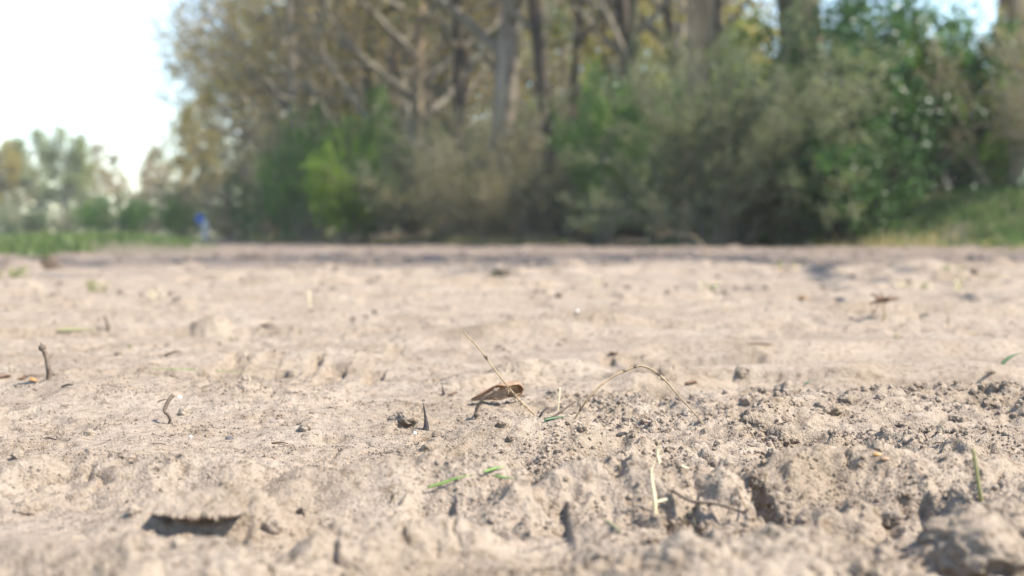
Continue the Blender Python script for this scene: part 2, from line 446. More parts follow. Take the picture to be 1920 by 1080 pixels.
# ------------------------------------------------------------------ mesh helpers
def mesh_from(name, V, F, mat, smooth=True, attrs=None):
    me = bpy.data.meshes.new(name)
    V = np.asarray(V, np.float32)
    if isinstance(F, np.ndarray):
        k = F.shape[1]
        me.vertices.add(len(V)); me.vertices.foreach_set('co', V.ravel())
        me.loops.add(F.size); me.loops.foreach_set('vertex_index', F.ravel().astype(np.int32))
        me.polygons.add(len(F)); me.polygons.foreach_set('loop_start', np.arange(0, F.size, k, dtype=np.int32))
        me.update(calc_edges=True)
    else:
        me.from_pydata(V.tolist(), [], F)
    me.polygons.foreach_set('use_smooth', [smooth] * len(me.polygons))
    for k, (dom, vals) in (attrs or {}).items():
        a = me.attributes.new(k, 'FLOAT', dom)
        a.data.foreach_set('value', np.asarray(vals, np.float32))
    if mat:
        me.materials.append(M[mat] if isinstance(mat, str) else mat)
    me.validate()
    return me

def link(name, me, parent=None, label=None, cat=None, group=None, kind=None, loc=None):
    o = bpy.data.objects.new(name, me)
    COL.objects.link(o)
    if parent is not None:
        o.parent = parent
    if loc is not None:
        o.location = loc
    if label: o['label'] = label
    if cat: o['category'] = cat
    if group: o['group'] = group
    if kind: o['kind'] = kind
    return o

class MB:
    """Collects tubes and other faces of one mesh."""
    def __init__(self):
        self.V, self.F, self.n = [], [], 0
    def add(self, V, F):
        self.V.extend(V)
        self.F.extend([tuple(i + self.n for i in f) for f in F])
        self.n += len(V)
    def tube(self, pts, rad, sides=6, jag=0, rng=random):
        pts = [Vector(p) for p in pts]
        ring = []
        t = (pts[1] - pts[0]).normalized()
        a = t.orthogonal().normalized()
        V, F = [], []
        for i, p in enumerate(pts):
            if 0 < i < len(pts) - 1: t2 = (pts[i + 1] - pts[i - 1])
            elif i == 0: t2 = pts[1] - pts[0]
            else: t2 = pts[-1] - pts[-2]
            t2 = t2.normalized() if t2.length > 1e-9 else t
            a = (a - t2 * a.dot(t2))
            a = a.normalized() if a.length > 1e-6 else t2.orthogonal().normalized()
            b = t2.cross(a); t = t2
            for k in range(sides):
                an = 2 * math.pi * k / sides
                r = rad[i] * (1 + (rng.uniform(-jag, jag) if jag else 0))
                V.append(p + (a * math.cos(an) + b * math.sin(an)) * r)
        for i in range(len(pts) - 1):
            for k in range(sides):
                k2 = (k + 1) % sides
                F.append((i * sides + k, i * sides + k2, (i + 1) * sides + k2, (i + 1) * sides + k))
        F.append(tuple(range(sides - 1, -1, -1)))
        F.append(tuple((len(pts) - 1) * sides + k for k in range(sides)))
        self.add(V, F)
    def mesh(self, name, mat, smooth=True):
        return mesh_from(name, [tuple(v) for v in self.V], self.F, mat, smooth)

def smooth_line(pts, n):
    """Catmull-Rom through pts."""
    P = [Vector(p) for p in pts]
    P = [P[0] * 2 - P[1]] + P + [P[-1] * 2 - P[-2]]
    out = []
    for i in range(1, len(P) - 2):
        for k in range(n):
            t = k / n
            a, b, c, d = P[i - 1], P[i], P[i + 1], P[i + 2]
            out.append(.5 * ((2 * b) + (c - a) * t + (2 * a - 5 * b + 4 * c - d) * t * t + (3 * b - a - 3 * c + d) * t ** 3))
    out.append(P[-2])
    return out

# ------------------------------------------------------------------ ground: one sheet from underfoot to the horizon
def build_ground():
    rows = [np.exp(np.arange(math.log(.40), math.log(2.1), .0020)),
            np.exp(np.arange(math.log(2.1), math.log(4.5), .0036)),
            np.exp(np.arange(math.log(4.5), math.log(8), .0062)),
            np.exp(np.arange(math.log(8), math.log(28), .0075)),
            np.exp(np.arange(math.log(28), math.log(130), .03))]
    Y = np.concatenate(rows)
    u = np.linspace(-1, 1, 641)
    u = .62 * u + .38 * u ** 3
    X = u[None, :] * (.10 + .54 * Y[:, None])
    YY = np.broadcast_to(Y[:, None], X.shape)
    x, y = X.ravel().astype(np.float32), YY.ravel().astype(np.float32)
    z = soil_z(x, y)
    nr, nc = X.shape
    # the outer rim dips into the coarse sheet
    uu = np.broadcast_to(np.abs(u)[None, :], X.shape).ravel()
    rim = np.maximum(sstep(.985, 1.0, uu), np.maximum(sstep(.405, .40, y), sstep(120, 130, y)))
    z = z - .03 * rim
    i = np.arange(nr - 1)[:, None] * nc + np.arange(nc - 1)[None, :]
    F = np.stack([i, i + 1, i + nc + 1, i + nc], -1).reshape(-1, 4)
    V = np.stack([x, y, z], 1)
    # coarse sheet all round
    R = np.concatenate([[.02], np.exp(np.linspace(math.log(.2), math.log(900), 110))])
    A = np.linspace(0, 2 * math.pi, 181)[:-1]
    cx = (R[:, None] * np.sin(A)[None]).ravel(); cy = (R[:, None] * np.cos(A)[None]).ravel()
    inside = (cy > .39) & (cy < 131) & (np.abs(cx) < .10 + .54 * np.maximum(cy, 0) + .02)
    cz = big_z(cx, np.maximum(cy, .05)) - np.where(inside, .035, .012)
    n0 = len(V)
    j = np.arange(len(R) - 1)[:, None] * 180
    k = np.arange(180)[None]
    F2 = np.stack([j + k, j + 180 + k, j + 180 + (k + 1) % 180, j + (k + 1) % 180], -1).reshape(-1, 4) + n0
    V = np.concatenate([V, np.stack([cx, cy, cz], 1)])
    F = np.concatenate([F, F2])
    vx, vy = V[:, 0], V[:, 1]
    back = vy - edge_y(vx)
    patch = gnoise(vx * .8, vy * .8, 21)
    lit = np.maximum(sstep(5.2, 8.5, vy + 2.0 * patch) * .85, sstep(-3, .5, back + patch) * .9) * sstep(2, 4, vy)
    grn = np.maximum(sstep(-.6, .3, back + .4 * patch) * sstep(2, 3.8, vx),
                     sstep(.21, .26, -vx / np.maximum(vy, .1) + .03 * patch) * sstep(10, 14, vy))
    grn = np.maximum(grn, sstep(90, 110, vy))
    me = mesh_from('ground', V, F, 'soil', True, {'litter': ('POINT', lit), 'green': ('POINT', grn)})
    return link('ground', me, kind='structure')
ground = build_ground()

# ------------------------------------------------------------------ crumbs of soil: uncountable
def crumb_stuff(name, pts, scales, seed, label, mat='soil'):
    rng = np.random.default_rng(seed)
    me = bpy.data.meshes.new(name)
    n = len(pts)
    me.vertices.add(n); me.vertices.foreach_set('co', np.asarray(pts, np.float32).ravel())
    a = me.attributes.new('sc', 'FLOAT', 'POINT'); a.data.foreach_set('value', np.asarray(scales, np.float32))
    a = me.attributes.new('rt', 'FLOAT_VECTOR', 'POINT'); a.data.foreach_set('vector', (rng.random((n, 3)) * 6.28).astype(np.float32).ravel())
    a = me.attributes.new('vi', 'INT', 'POINT'); a.data.foreach_set('value', rng.integers(0, 5, n).astype(np.int32))
    me.materials.append(M[mat])
    o = link(name, me, label=label, cat='soil crumbs', kind='stuff')
    ng = bpy.data.node_groups.new(name, 'GeometryNodeTree')
    ng.interface.new_socket('Geometry', in_out='INPUT', socket_type='NodeSocketGeometry')
    ng.interface.new_socket('Geometry', in_out='OUTPUT', socket_type='NodeSocketGeometry')
    nd, lk = ng.nodes, ng.links
    gi, go = nd.new('NodeGroupInput'), nd.new('NodeGroupOutput')
    ji = nd.new('GeometryNodeGeometryToInstance')
    for v in range(5):
        ico = nd.new('GeometryNodeMeshIcoSphere')
        ico.inputs['Radius'].default_value = 1
        ico.inputs['Subdivisions'].default_value = 2 if v < 3 else 3
        nz = nd.new('ShaderNodeTexNoise'); nz.noise_dimensions = '4D'
        nz.inputs['W'].default_value = v * 7.7 + seed
        nz.inputs['Scale'].default_value = 1.3; nz.inputs['Detail'].default_value = 3; nz.inputs['Roughness'].default_value = .7
        sub = nd.new('ShaderNodeMath'); sub.operation = 'SUBTRACT'; sub.inputs[1].default_value = .5
        mul = nd.new('ShaderNodeMath'); mul.operation = 'MULTIPLY'; mul.inputs[1].default_value = 1.7
        nrm = nd.new('GeometryNodeInputNormal')
        vm = nd.new('ShaderNodeVectorMath'); vm.operation = 'SCALE'
        sp = nd.new('GeometryNodeSetPosition'); sm = nd.new('GeometryNodeSetMaterial')
        sm.inputs['Material'].default_value = M[mat]
        lk.new(nz.outputs['Fac'], sub.inputs[0]); lk.new(sub.outputs[0], mul.inputs[0])
        lk.new(nrm.outputs[0], vm.inputs[0]); lk.new(mul.outputs[0], vm.inputs['Scale'])
        lk.new(ico.outputs['Mesh'], sp.inputs['Geometry']); lk.new(vm.outputs[0], sp.inputs['Offset'])
        lk.new(sp.outputs[0], sm.inputs[0]); lk.new(sm.outputs[0], ji.inputs[0])
    def attr(nm, dt):
        x = nd.new('GeometryNodeInputNamedAttribute'); x.data_type = dt; x.inputs[0].default_value = nm
        return x.outputs[0]
    ip = nd.new('GeometryNodeInstanceOnPoints')
    lk.new(gi.outputs[0], ip.inputs['Points']); lk.new(ji.outputs[0], ip.inputs['Instance'])
    ip.inputs['Pick Instance'].default_value = True
    lk.new(attr('vi', 'INT'), ip.inputs['Instance Index'])
    er = nd.new('FunctionNodeEulerToRotation')
    lk.new(attr('rt', 'FLOAT_VECTOR'), er.inputs[0]); lk.new(er.outputs[0], ip.inputs['Rotation'])
    lk.new(attr('sc', 'FLOAT'), ip.inputs['Scale'])
    lk.new(ip.outputs[0], go.inputs[0])
    md = o.modifiers.new('crumbs', 'NODES'); md.node_group = ng
    return o

def scatter_crumbs():
    rng = np.random.default_rng(8)
    n = 300000
    d = .48 * (2.6 / .48) ** rng.random(n)
    u = rng.uniform(-1, 1, n)
    x = u * (.08 + .44 * d)
    r = rough_mask(x.astype(np.float32), d.astype(np.float32))
    cl = fbm(x * 18, d * 18, 2, 300)
    keep = rng.random(n) < (1 - .8 * sstep(1.47, 1.53, d) * sstep(2.12, 2.0, d) * sstep(-.04, .1, x)) * np.clip(-.08 + .48 * r + .8 * cl + .12 * sstep(1.0, .8, d), .05, 1) * sstep(2.6, 1.6, d)
    x, d, r = x[keep], d[keep], r[keep]
    s = .0003 + .0007 * rng.random(len(x)) ** 3 + .0018 * r * rng.random(len(x)) ** 9
    s *= np.clip(d, .8, 1.3)
    z = soil_z(x, d) + s * .35
    crumb_stuff('sand_crumbs', np.stack([x, d, z], 1), s, 3, 'countless small crumbs of pale sandy soil all over the track')
    n = 5000
    d = .48 * (5 / .48) ** rng.random(n)
    x = rng.uniform(-1, 1, n) * (.08 + .44 * d)
    r = rough_mask(x.astype(np.float32), d.astype(np.float32))
    cl = fbm(x * 9, d * 9, 2, 310)
    keep = rng.random(n) < np.clip(-.12 + .5 * r + .7 * cl, .015, 1)
    x, d, r = x[keep], d[keep], r[keep]
    s = .0012 + .0045 * rng.random(len(x)) ** 4
    z = soil_z(x, d) + s * .25
    crumb_stuff('soil_lumps', np.stack([x, d, z], 1), s, 9, 'scattered crumbly lumps of dry sandy soil on the track')
scatter_crumbs()
def far_clods():
    rng = np.random.default_rng(81)
    n = 9000
    d = 2.2 * (24 / 2.2) ** rng.random(n)
    x = rng.uniform(-1, 1, n) * (.1 + .42 * d)
    cl = gnoise(x * 1.1, d * 1.6, 330)
    keep = (rng.random(n) < np.clip(.18 + .9 * cl, .02, 1)) & (d < edge_y(x) - .2)
    x, d = x[keep], d[keep]
    s = (.0022 + .007 * rng.random(len(x)) ** 3.5) * np.clip(d / 3.2, .8, 3.0)
    crumb_stuff('field_clods', np.stack([x, d, soil_z(x, d) + s * .2], 1), s, 14, 'many small clods scattered over the far part of the track', 'soil_dull')
far_clods()

# ------------------------------------------------------------------ plants: skeletons and leaves
def leaf_cloud(P, size, rng, flat=.5, jitter=.35, aspect=.55, D=None):
    """One pointed folded leaf (4 corners) per point, returns V, F, tint."""
    n = len(P)
    a = rng.normal(size=(n, 3)); a[:, 2] *= flat
    if D is not None:
        a = a * .8 + D
    a /= np.linalg.norm(a, axis=1, keepdims=True) + 1e-9
    b = rng.normal(size=(n, 3)); b -= a * (a * b).sum(1, keepdims=True)
    b /= np.linalg.norm(b, axis=1, keepdims=True) + 1e-9
    c = np.cross(a, b)
    s = (size * (1 + jitter * rng.uniform(-1, 1, n)))[:, None]
    v0 = P; v2 = P + a * s
    mid = P + a * s * .45 - c * s * .10
    v1 = mid + b * s * aspect * .5; v3 = mid - b * s * aspect * .5
    V = np.stack([v0, v1, v2, v3], 1).reshape(-1, 3)
    F = np.arange(n * 4).reshape(n, 4)
    return V, F, rng.random(n)

def grow(rng, start, dirn, length, rad, level, spec, out, tips):
    """Recursive limbs. spec[level] = (segments, wobble, lift, children, child length, spread, child from)."""
    seg, wob, lift, nch, clen, spread, frm = spec[level]
    pts = [np.array(start, float)]
    d = np.array(dirn, float); d /= np.linalg.norm(d)
    step = length / seg
    dirs = [d]
    for i in range(seg):
        d = d + rng.normal(size=3) * wob + np.array([0, 0, lift])
        d /= np.linalg.norm(d)
        pts.append(pts[-1] + d * step); dirs.append(d)
    tip = .25 if level < len(spec) - 1 else .3
    rr = [rad * (1 - (1 - tip) * i / seg) for i in range(seg + 1)]
    out.append((level, pts, rr))
    if level == len(spec) - 1:
        for i in range(1, seg + 1):
            tips.append((pts[i], dirs[i]))
        return
    for k in range(nch):
        t = frm + (1 - frm) * (k + rng.random()) / nch
        i = min(int(t * seg), seg - 1); f = t * seg - i
        p = pts[i] * (1 - f) + pts[i + 1] * f
        side = rng.normal(size=3); side -= dirs[i] * side.dot(dirs[i]); side /= np.linalg.norm(side) + 1e-9
        nd = dirs[i] * math.cos(spread) + side * math.sin(spread)
        grow(rng, p, nd, length * clen * (1.15 - .55 * t) * rng.uniform(.75, 1.2), rr[i] * .55, level + 1, spec, out, tips)

def plant_meshes(name, seed, spec, length, rad, bark, twig, leaf, lsize, per_tip, spreadv, stems=1, splay=0, wood_levels=1,
                 minr=.004, lean=(0, 0, 1), flat=.6, aspect=.6, sides=(9, 6, 4, 3, 3), zfull=99, keep=.3):
    rng = np.random.default_rng(seed)
    out, tips = [], []
    for sidx in range(stems):
        an = rng.uniform(0, 2 * math.pi)
        d = np.array(lean, float) + splay * np.array([math.cos(an), math.sin(an), 0]) * rng.uniform(.3, 1)
        p0 = np.array([math.cos(an), math.sin(an), 0]) * splay * .35 * rng.random() if stems > 1 else np.zeros(3)
        p0[2] = -.06
        grow(rng, p0, d, length * rng.uniform(.75, 1.1), rad, 0, spec, out, tips)
    w, t = MB(), MB()
    for lv, pts, rr in out:
        if lv >= 2 and pts[0][2] > zfull and rng.random() > keep:
            continue
        (w if lv < wood_levels else t).tube(pts, [max(r, minr) for r in rr], sides[lv])
    P = np.array([p for p, d in tips]); D = np.array([d for p, d in tips])
    idx = np.repeat(np.arange(len(P)), per_tip)
    Q = P[idx] + rng.normal(size=(len(idx), 3)) * spreadv
    ok = (Q[:, 2] > .02) & ((Q[:, 2] < zfull) | (rng.random(len(Q)) < keep * .6))
    V, F, tint = leaf_cloud(Q[ok], lsize, rng, flat, .4, aspect, D[idx][ok] * .6)
    wm = w.mesh(name + '_wood', bark) if w.V else None
    tm = t.mesh(name + '_twigs', twig) if t.V else None
    lm = mesh_from(name + '_leaves', V, F, leaf, False, {'tint': ('FACE', tint)})
    return wm, tm, lm

PLANT_TRIS = {}
def plant(kind, meshes, loc, rot, scale, label, cat, group=None, sxy=1.0, leaf=None, names=('trunk', 'branches', 'crown')):
    root = bpy.data.objects.new(kind, None)
    COL.objects.link(root)
    root.empty_display_size = .3
    root.location = loc
    root.rotation_euler = rot if hasattr(rot, '__len__') else (0, 0, rot)
    root.scale = (scale * sxy, scale * sxy, scale)
    root['label'] = label; root['category'] = cat
    if group: root['group'] = group
    for nm, me in zip(names, meshes):
        if me is None: continue
        o = link(nm, me, root)
        if nm == names[2] and leaf:
            o.material_slots[0].link = 'OBJECT'
            o.material_slots[0].material = M[leaf]
        PLANT_TRIS[me.name] = PLANT_TRIS.get(me.name, 0) + 1
    return root

def gz(x, y):
    return float(big_z(np.array([x], float), np.array([y], float))[0])
def spot(px, d):  # a place on the ground, given its bearing and distance
    x = xat(px, d)
    return (x, d, gz(x, d) - .02)

# tree kinds: tall wood trees (trunk, limbs high up, thin crown), low-branched oaks, far trees
SP_TALL = [(14, .035, .02, 13, .34, .95, .22), (6, .10, .03, 6, .5, .75, .2), (4, .16, .02, 4, .55, .7, .2), (3, .2, 0, 0, 0, 0, 0)]
SP_OAK = [(12, .05, .02, 22, .42, 1.15, .10), (6, .12, .05, 6, .5, .8, .2), (4, .18, .03, 4, .6, .75, .15), (3, .22, .0, 0, 0, 0, 0)]
SP_FAR = [(10, .05, .03, 18, .36, .75, .28), (5, .12, .06, 5, .5, .7, .2), (4, .16, .04, 3, .5, .7, .2), (2, .2, 0, 0, 0, 0, 0)]
T = {}
T['tallA'] = plant_meshes('tall_a', 1, SP_TALL, 15, .22, 'bark', 'twig', 'leaf_olive', .10, 5, .13, minr=.006, zfull=5.6, keep=.18)
T['tallB'] = plant_meshes('tall_b', 2, SP_TALL, 14, .18, 'bark_dark', 'twig', 'leaf_olive', .10, 5, .13, minr=.006, zfull=5.6, keep=.18)
T['tallC'] = plant_meshes('tall_c', 7, SP_TALL, 15, .2, 'bark', 'twig', 'leaf_olive', .13, 2, .15, minr=.007)
T['oakA'] = plant_meshes('oak_a', 3, SP_OAK, 12, .19, 'bark', 'twig', 'leaf_tan', .12, 5, .17, minr=.007, zfull=8.5, keep=.3)
T['oakB'] = plant_meshes('oak_b', 4, SP_OAK, 12, .19, 'bark_moss', 'twig', 'leaf_olive', .12, 5, .17, minr=.007, zfull=8.5, keep=.3)
T['farA'] = plant_meshes('far_a', 5, SP_FAR, 8, .16, 'bark', 'twig', 'leaf_pale', .24, 8, .25, minr=.014)
T['farB'] = plant_meshes('far_b', 6, SP_FAR, 8, .14, 'bark', 'twig', 'leaf_tan', .18, 3, .18, minr=.016)
# shrubs
SP_SHR = [(7, .10, -.02, 8, .5, .7, .12), (5, .14, 0, 5, .55, .7, .1), (4, .18, 0, 0, 0, 0, 0)]
SP_FEATHER = [(9, .07, -.06, 10, .42, .55, .10), (6, .10, -.02, 6, .5, .5, .1), (4, .14, 0, 0, 0, 0, 0)]
B = {}
B['feather'] = plant_meshes('feather', 11, SP_FEATHER, 2.6, .022, 'twig', 'twig', 'leaf_grey', .056, 4, .04, stems=16, splay=.95, minr=.0035)
B['holly'] = plant_meshes('holly', 12, SP_SHR, 2.2, .03, 'bark_dark', 'bark_dark', 'leaf_dark', .085, 6, .055, stems=10, splay=.55, minr=.004)
B['bright'] = plant_meshes('bright', 13, SP_SHR, 1.9, .02, 'twig', 'twig', 'leaf_bright', .075, 5, .055, stems=12, splay=.7, minr=.004)
B['brown'] = plant_meshes('brown', 14, SP_FEATHER, 2.2, .016, 'twig', 'twig', 'leaf_brown', .05, 2, .04, stems=18, splay=.9, minr=.0038)
B['green'] = plant_meshes('green', 15, SP_SHR, 2.3, .022, 'twig', 'twig', 'leaf_green', .07, 5, .055, stems=11, splay=.6, minr=.004)
B['bare'] = plant_meshes('bare', 16, SP_FEATHER, 2.8, .02, 'twig_pale', 'twig_pale', 'leaf_olive', .045, 1, .04, stems=14, splay=.75, minr=.0045)
SHN = ('stems', 'twigs', 'foliage')

# --- trees of the wood, singled out
def wood_tree(px, d, mesh, scale, label, rot=0, tilt=(0, 0), group=None, sxy=1.0, leaf=None, bark=None):
    r = plant('woodland_tree', T[mesh], spot(px, d), (tilt[0], tilt[1], rot), scale, label, 'tree', group, sxy, leaf)
    if bark:
        for ch in r.children:
            if ch.name.startswith('trunk'):
                ch.material_slots[0].link = 'OBJECT'
                ch.material_slots[0].material = M[bark]
    return r
wood_tree(1532, 20.8, 'tallA', 1.2, 'broad brown trunk rising behind the evergreen and grey-green bushes, right of centre', .5, sxy=1.45, bark='bark_moss')
wood_tree(1868, 21.5, 'tallA', 1.15, 'thick tan mottled trunk at the right edge above the grassy bank', 2.6, (.0, -.03), sxy=1.2, bark='bark_tan')
wood_tree(932, 27.5, 'tallA', 1.15, 'pale grey trunk standing lit in the middle of the wood edge', 4.0, (0, .015), sxy=1.0)
wood_tree(1046, 27.0, 'tallB', 1.1, 'slim dark trunk just right of the pale lit trunk', 1.0, (0, -.02), sxy=.75, bark='bark_dark')
wood_tree(868, 29.5, 'tallB', 1.1, 'slim dark trunk just left of the pale lit trunk', 2.2, (0, .02), sxy=.66, bark='bark_dark')
wood_tree(1298, 21.5, 'tallB', 1.15, 'leaning tan sunlit trunk above the grey-green feathery bush', 3.1, (0, .06), sxy=1.0, bark='bark_tan')
wood_tree(1378, 23.0, 'tallB', 1.0, 'thin dark trunk between the leaning tan trunk and the broad brown one', .2, (0, -.02), sxy=.6, bark='bark_dark')
wood_tree(1165, 26.0, 'tallA', 1.0, 'slender olive trunk leaning right between dark trunk and tan trunk', 5.2, (0, .10), sxy=.55, bark='bark_moss')
wood_tree(775, 32.0, 'oakA', 1.0, 'pale many-branched tree left of the slim dark trunks, limbs slanting up', 1.7, (0, -.03), sxy=.9, bark='bark_tan')
wood_tree(700, 35.0, 'oakB', 1.05, 'mossy low-branched tree behind the bright green bush', .4, (0, -.05), sxy=.9)
wood_tree(650, 40.0, 'oakB', 1.1, 'olive budding tree over the left end of the bright green bush', 2.9)
wood_tree(590, 47.0, 'oakA', 1.1, 'tan budding tree with low crown at the left part of the wood', 4.4)
wood_tree(545, 57.0, 'oakA', 1.1, 'brownish budding tree, second from the left end of the wood', 1.2)
wood_tree(520, 68.0, 'oakB', 1.2, 'brownish tree whose crown forms the left outline of the wood', 5.5, leaf='leaf_tan')
wood_tree(425, 80.0, 'oakA', .62, 'low tan tree filling the corner between wood and blue sign', 3.7)
wood_tree(392, 92.0, 'farA', 1.0, 'small yellow-green tree low at the left end of the wood, behind the blue sign', 2.0, leaf='leaf_gold')
# trees deep in the wood that nothing sets apart
rs = random.Random(5)
inner = []
for i in range(26):
    px = rs.uniform(560, 1370); x0 = xat(px, 30)
    d = float(edge_y(x0)) + rs.uniform(5, 22)
    inner.append((px, d))
for i, (px, d) in enumerate(inner):
    wood_tree(px, d, rs.choice(['tallA', 'tallB', 'oakB', 'oakA'] if px < 900 else ['tallA', 'tallB']), rs.uniform(.85, 1.15), 'slim tree half hidden deep inside the wood behind the edge trees',
              rs.uniform(0, 6.28), (rs.uniform(-.05, .05), rs.uniform(-.06, .06)), 'trees deep inside the wood', rs.uniform(.5, .9),
              leaf=rs.choice(['leaf_olive', 'leaf_tan', 'leaf_olive', 'leaf_green']))
# trees of the wood edge going on past the right border; they shade the far end of the track
for (x, d, mesh, sc, lab) in ((6.8, 8.6, 'tallA', .95, 'tall tree past the right border, closest to the wood'),
                              (6.4, 5.6, 'tallC', .85, 'tall tree past the right border, nearest to the camera')):
    wood_tree(960 + x / d * FPX, d, mesh, sc, lab, x * 3)

# --- bushes along the wood edge
def bush(px, d, mesh, scale, label, rot=0, sxy=1.0, leaf=None, group=None, cat='bush', tilt=0):
    return plant('bush', B[mesh], spot(px, d), (0, tilt, rot), scale, label, cat, group, sxy, leaf, SHN)
bush(1375, 18.6, 'feather', .98, 'large grey-green feathery bush right of the dark gap', .4, 1.0)
bush(1325, 18.0, 'feather', .62, 'low grey-green feathery bush bowing into the dark gap', 2.4, 1.15)
bush(1490, 18.6, 'feather', .82, 'grey-green feathery bush in front of the broad brown trunk', 4.0, 1.0)
bush(1650, 19.4, 'holly', 1.15, 'dark evergreen bush between broad brown trunk and tan trunk', .2, .85)
bush(1580, 17.7, 'holly', .62, 'low dark evergreen bush at the foot of the grass bank', 3.3, 1.0)
bush(1700, 20.5, 'holly', 1.30, 'tall dark evergreen behind, sky glinting through its top', 1.4, .75)
bush(1740, 20.3, 'green', .95, 'green leafy bush above the left end of the grass bank', 5.1, .9)
bush(1870, 19.6, 'bare', .85, 'bare pale-branched shrub at the right border above the grass bank', 2.0, 1.1)
bush(1975, 19.2, 'bare', .95, 'bare pale shrub cut off by the right border', .3, 1.0)
bush(1800, 21.0, 'holly', .95, 'dark evergreen filling the hollow behind the tan trunk', 4.5, 1.1)
bush(1135, 22.4, 'green', .98, 'upright mid-green bush left of the dark gap', 1.1, .62, 'leaf_green')
bush(1200, 23.8, 'holly', .95, 'dark evergreen deep in the gap left of the feathery bush', 2.2, .8)
bush(1040, 23.6, 'brown', .80, 'withered brown bush beside the upright mid-green bush', 3.0, 1.0)
bush(950, 24.6, 'brown', .85, 'grey-brown twiggy bush below the pale lit trunk', 4.1, 1.05)
bush(860, 26.2, 'brown', .95, 'grey-brown twiggy bush below the slim dark trunks', 5.3, 1.0)
bush(800, 27.6, 'brown', .9, 'grey-brown bush right beside the bright green bush', .7, 1.0, 'leaf_grey')
bush(655, 27.5, 'bright', 1.0, 'bright fresh green bush at the left part of the wood edge', 1.0, .62)
bush(590, 31.5, 'green', 1.02, 'mid-green bush just left of the bright fresh green one', 2.0, .8)
bush(530, 34.5, 'green', .95, 'leftmost dark green bush at the corner of the wood edge', 3.3, .8, 'leaf_dark')
bush(690, 31.0, 'green', 1.15, 'green bush behind the bright fresh green one', 4.2, .8)
bush(1000, 26.5, 'bare', 1.0, 'bare pale shrub behind the withered brown bush', 2.8, 1.0)
bush(900, 29.0, 'bare', 1.15, 'bare pale shrub among the slim dark trunks', 1.8, 1.0)
bush(1235, 24.8, 'green', 1.1, 'loose green shrub above the dark gap', 5.5, .9, 'leaf_grey')
bush(1420, 21.0, 'green', 1.02, 'leafy green shrub behind the large feathery bush', .9, .9)
bush(1585, 19.6, 'feather', .85, 'tall grey-green shrub behind the broad brown trunk', 3.7, .9)
bush(480, 43.0, 'brown', 1.3, 'brown twiggy bush at the left corner below the tan trees', 2.6, 1.0)
for i in range(26):
    px = rs.uniform(520, 1420); x0 = xat(px, 28)
    d = float(edge_y(x0)) + rs.uniform(3.5, 14)
    bush(px, d, rs.choice(['brown', 'bare', 'green', 'bare']), rs.uniform(.75, 1.25), 'tangled shrub deep in the undergrowth behind the edge bushes',
         rs.uniform(0, 6.28), 1.0, None, 'undergrowth shrubs inside the wood')
for i in range(6):
    px = 1430 + i * 90 + rs.uniform(-25, 25)
    bush(px, rs.uniform(23, 27), rs.choice(['holly', 'green', 'brown']), rs.uniform(.75, 1.0), 'shrub in the dim hollow behind the right-hand trunks',
         rs.uniform(0, 6.28), 1.1, None, 'shrubs behind the right-hand trunks')

# --- far wood that closes the view between the trunks: one mass
def far_wood():
    rng = np.random.default_rng(44)
    n = 72000
    px = rng.uniform(430, 1450, n)
    d = rng.uniform(0, 1, n)
    x0 = (px - 960) / FPX * 40
    d = edge_y(x0) + 20 + d * 26
    x = (px - 960) / FPX * d
    clump = gnoise(x * .7, d * .3, 9)
    top = 13 + 3.5 * gnoise(x * .35, d * .35, 10) - 7 * sstep(1250, 1450, px)
    z = rng.random(n) ** .8 * top
    P = np.stack([x, d, z], 1) + rng.normal(size=(n, 3)) * .2
    P = P[clump + rng.normal(size=n) * .5 > -.35]
    V, F, t = leaf_cloud(P, .30, rng, .7, .5, .5)
    me = mesh_from('distant_wood', V, F, 'leaf_olive', False, {'tint': ('FACE', t)})
    o = link('distant_wood', me, label='brown and olive mass of twigs and leaves far inside the wood', cat='wood', kind='stuff')
    w = MB(); r = random.Random(6)
    for i in range(70):
        p = r.uniform(430, 1360); dd = float(edge_y(xat(p, 40))) + r.uniform(18, 44)
        x = xat(p, dd); h = r.uniform(8, 13); rr = r.uniform(.06, .16)
        w.tube([(x, dd, -.1), (x + r.uniform(-.2, .2), dd, h * .5), (x + r.uniform(-.6, .6), dd, h)], [rr, rr * .8, rr * .4], 6)
    link('stems', w.mesh('far_stems', 'bark'), o)
far_wood()

# --- trees across the field on the far left
def far_tree(px, d, mesh, scale, label, rot, leaf=None, sxy=1.0):
    plant('field_tree', T[mesh], spot(px, d), rot, scale, label, 'tree', None, sxy, leaf)
far_tree(8, 105, 'farA', .78, 'yellowish tree cut off by the left border', .5, 'leaf_gold')
far_tree(75, 108, 'farA', .9, 'left one of the two round pale green trees far across the field', 1.7, sxy=1.2)
far_tree(122, 104, 'farA', .88, 'right one of the two round pale green trees far across the field', 3.9, sxy=1.15)
far_tree(200, 106, 'farB', .92, 'narrow brownish tree right of the round pale green ones', 2.4, sxy=1.1)
far_tree(268, 108, 'farB', .92, 'nearly bare tree, left one of two before the wood', 5.0, sxy=1.3)
far_tree(305, 112, 'farB', .88, 'nearly bare tree, right one of two before the wood', .9, sxy=1.2)
far_tree(38, 116, 'farB', .85, 'thin grey tree between the yellowish tree and the round ones', 3.3, sxy=1.2)
far_tree(160, 118, 'farB', .85, 'thin grey tree behind the round pale green ones', 1.1, sxy=1.2)
far_tree(238, 118, 'farB', .92, 'thin grey tree between the narrow brownish and the bare ones', 2.1, sxy=1.2)
far_tree(335, 116, 'farB', .80, 'thin grey tree closest to the wood outline', 5.4, sxy=1.2)
far_tree(350, 120, 'farA', .6, 'small pale tree in the gap just left of the wood', 4.4)
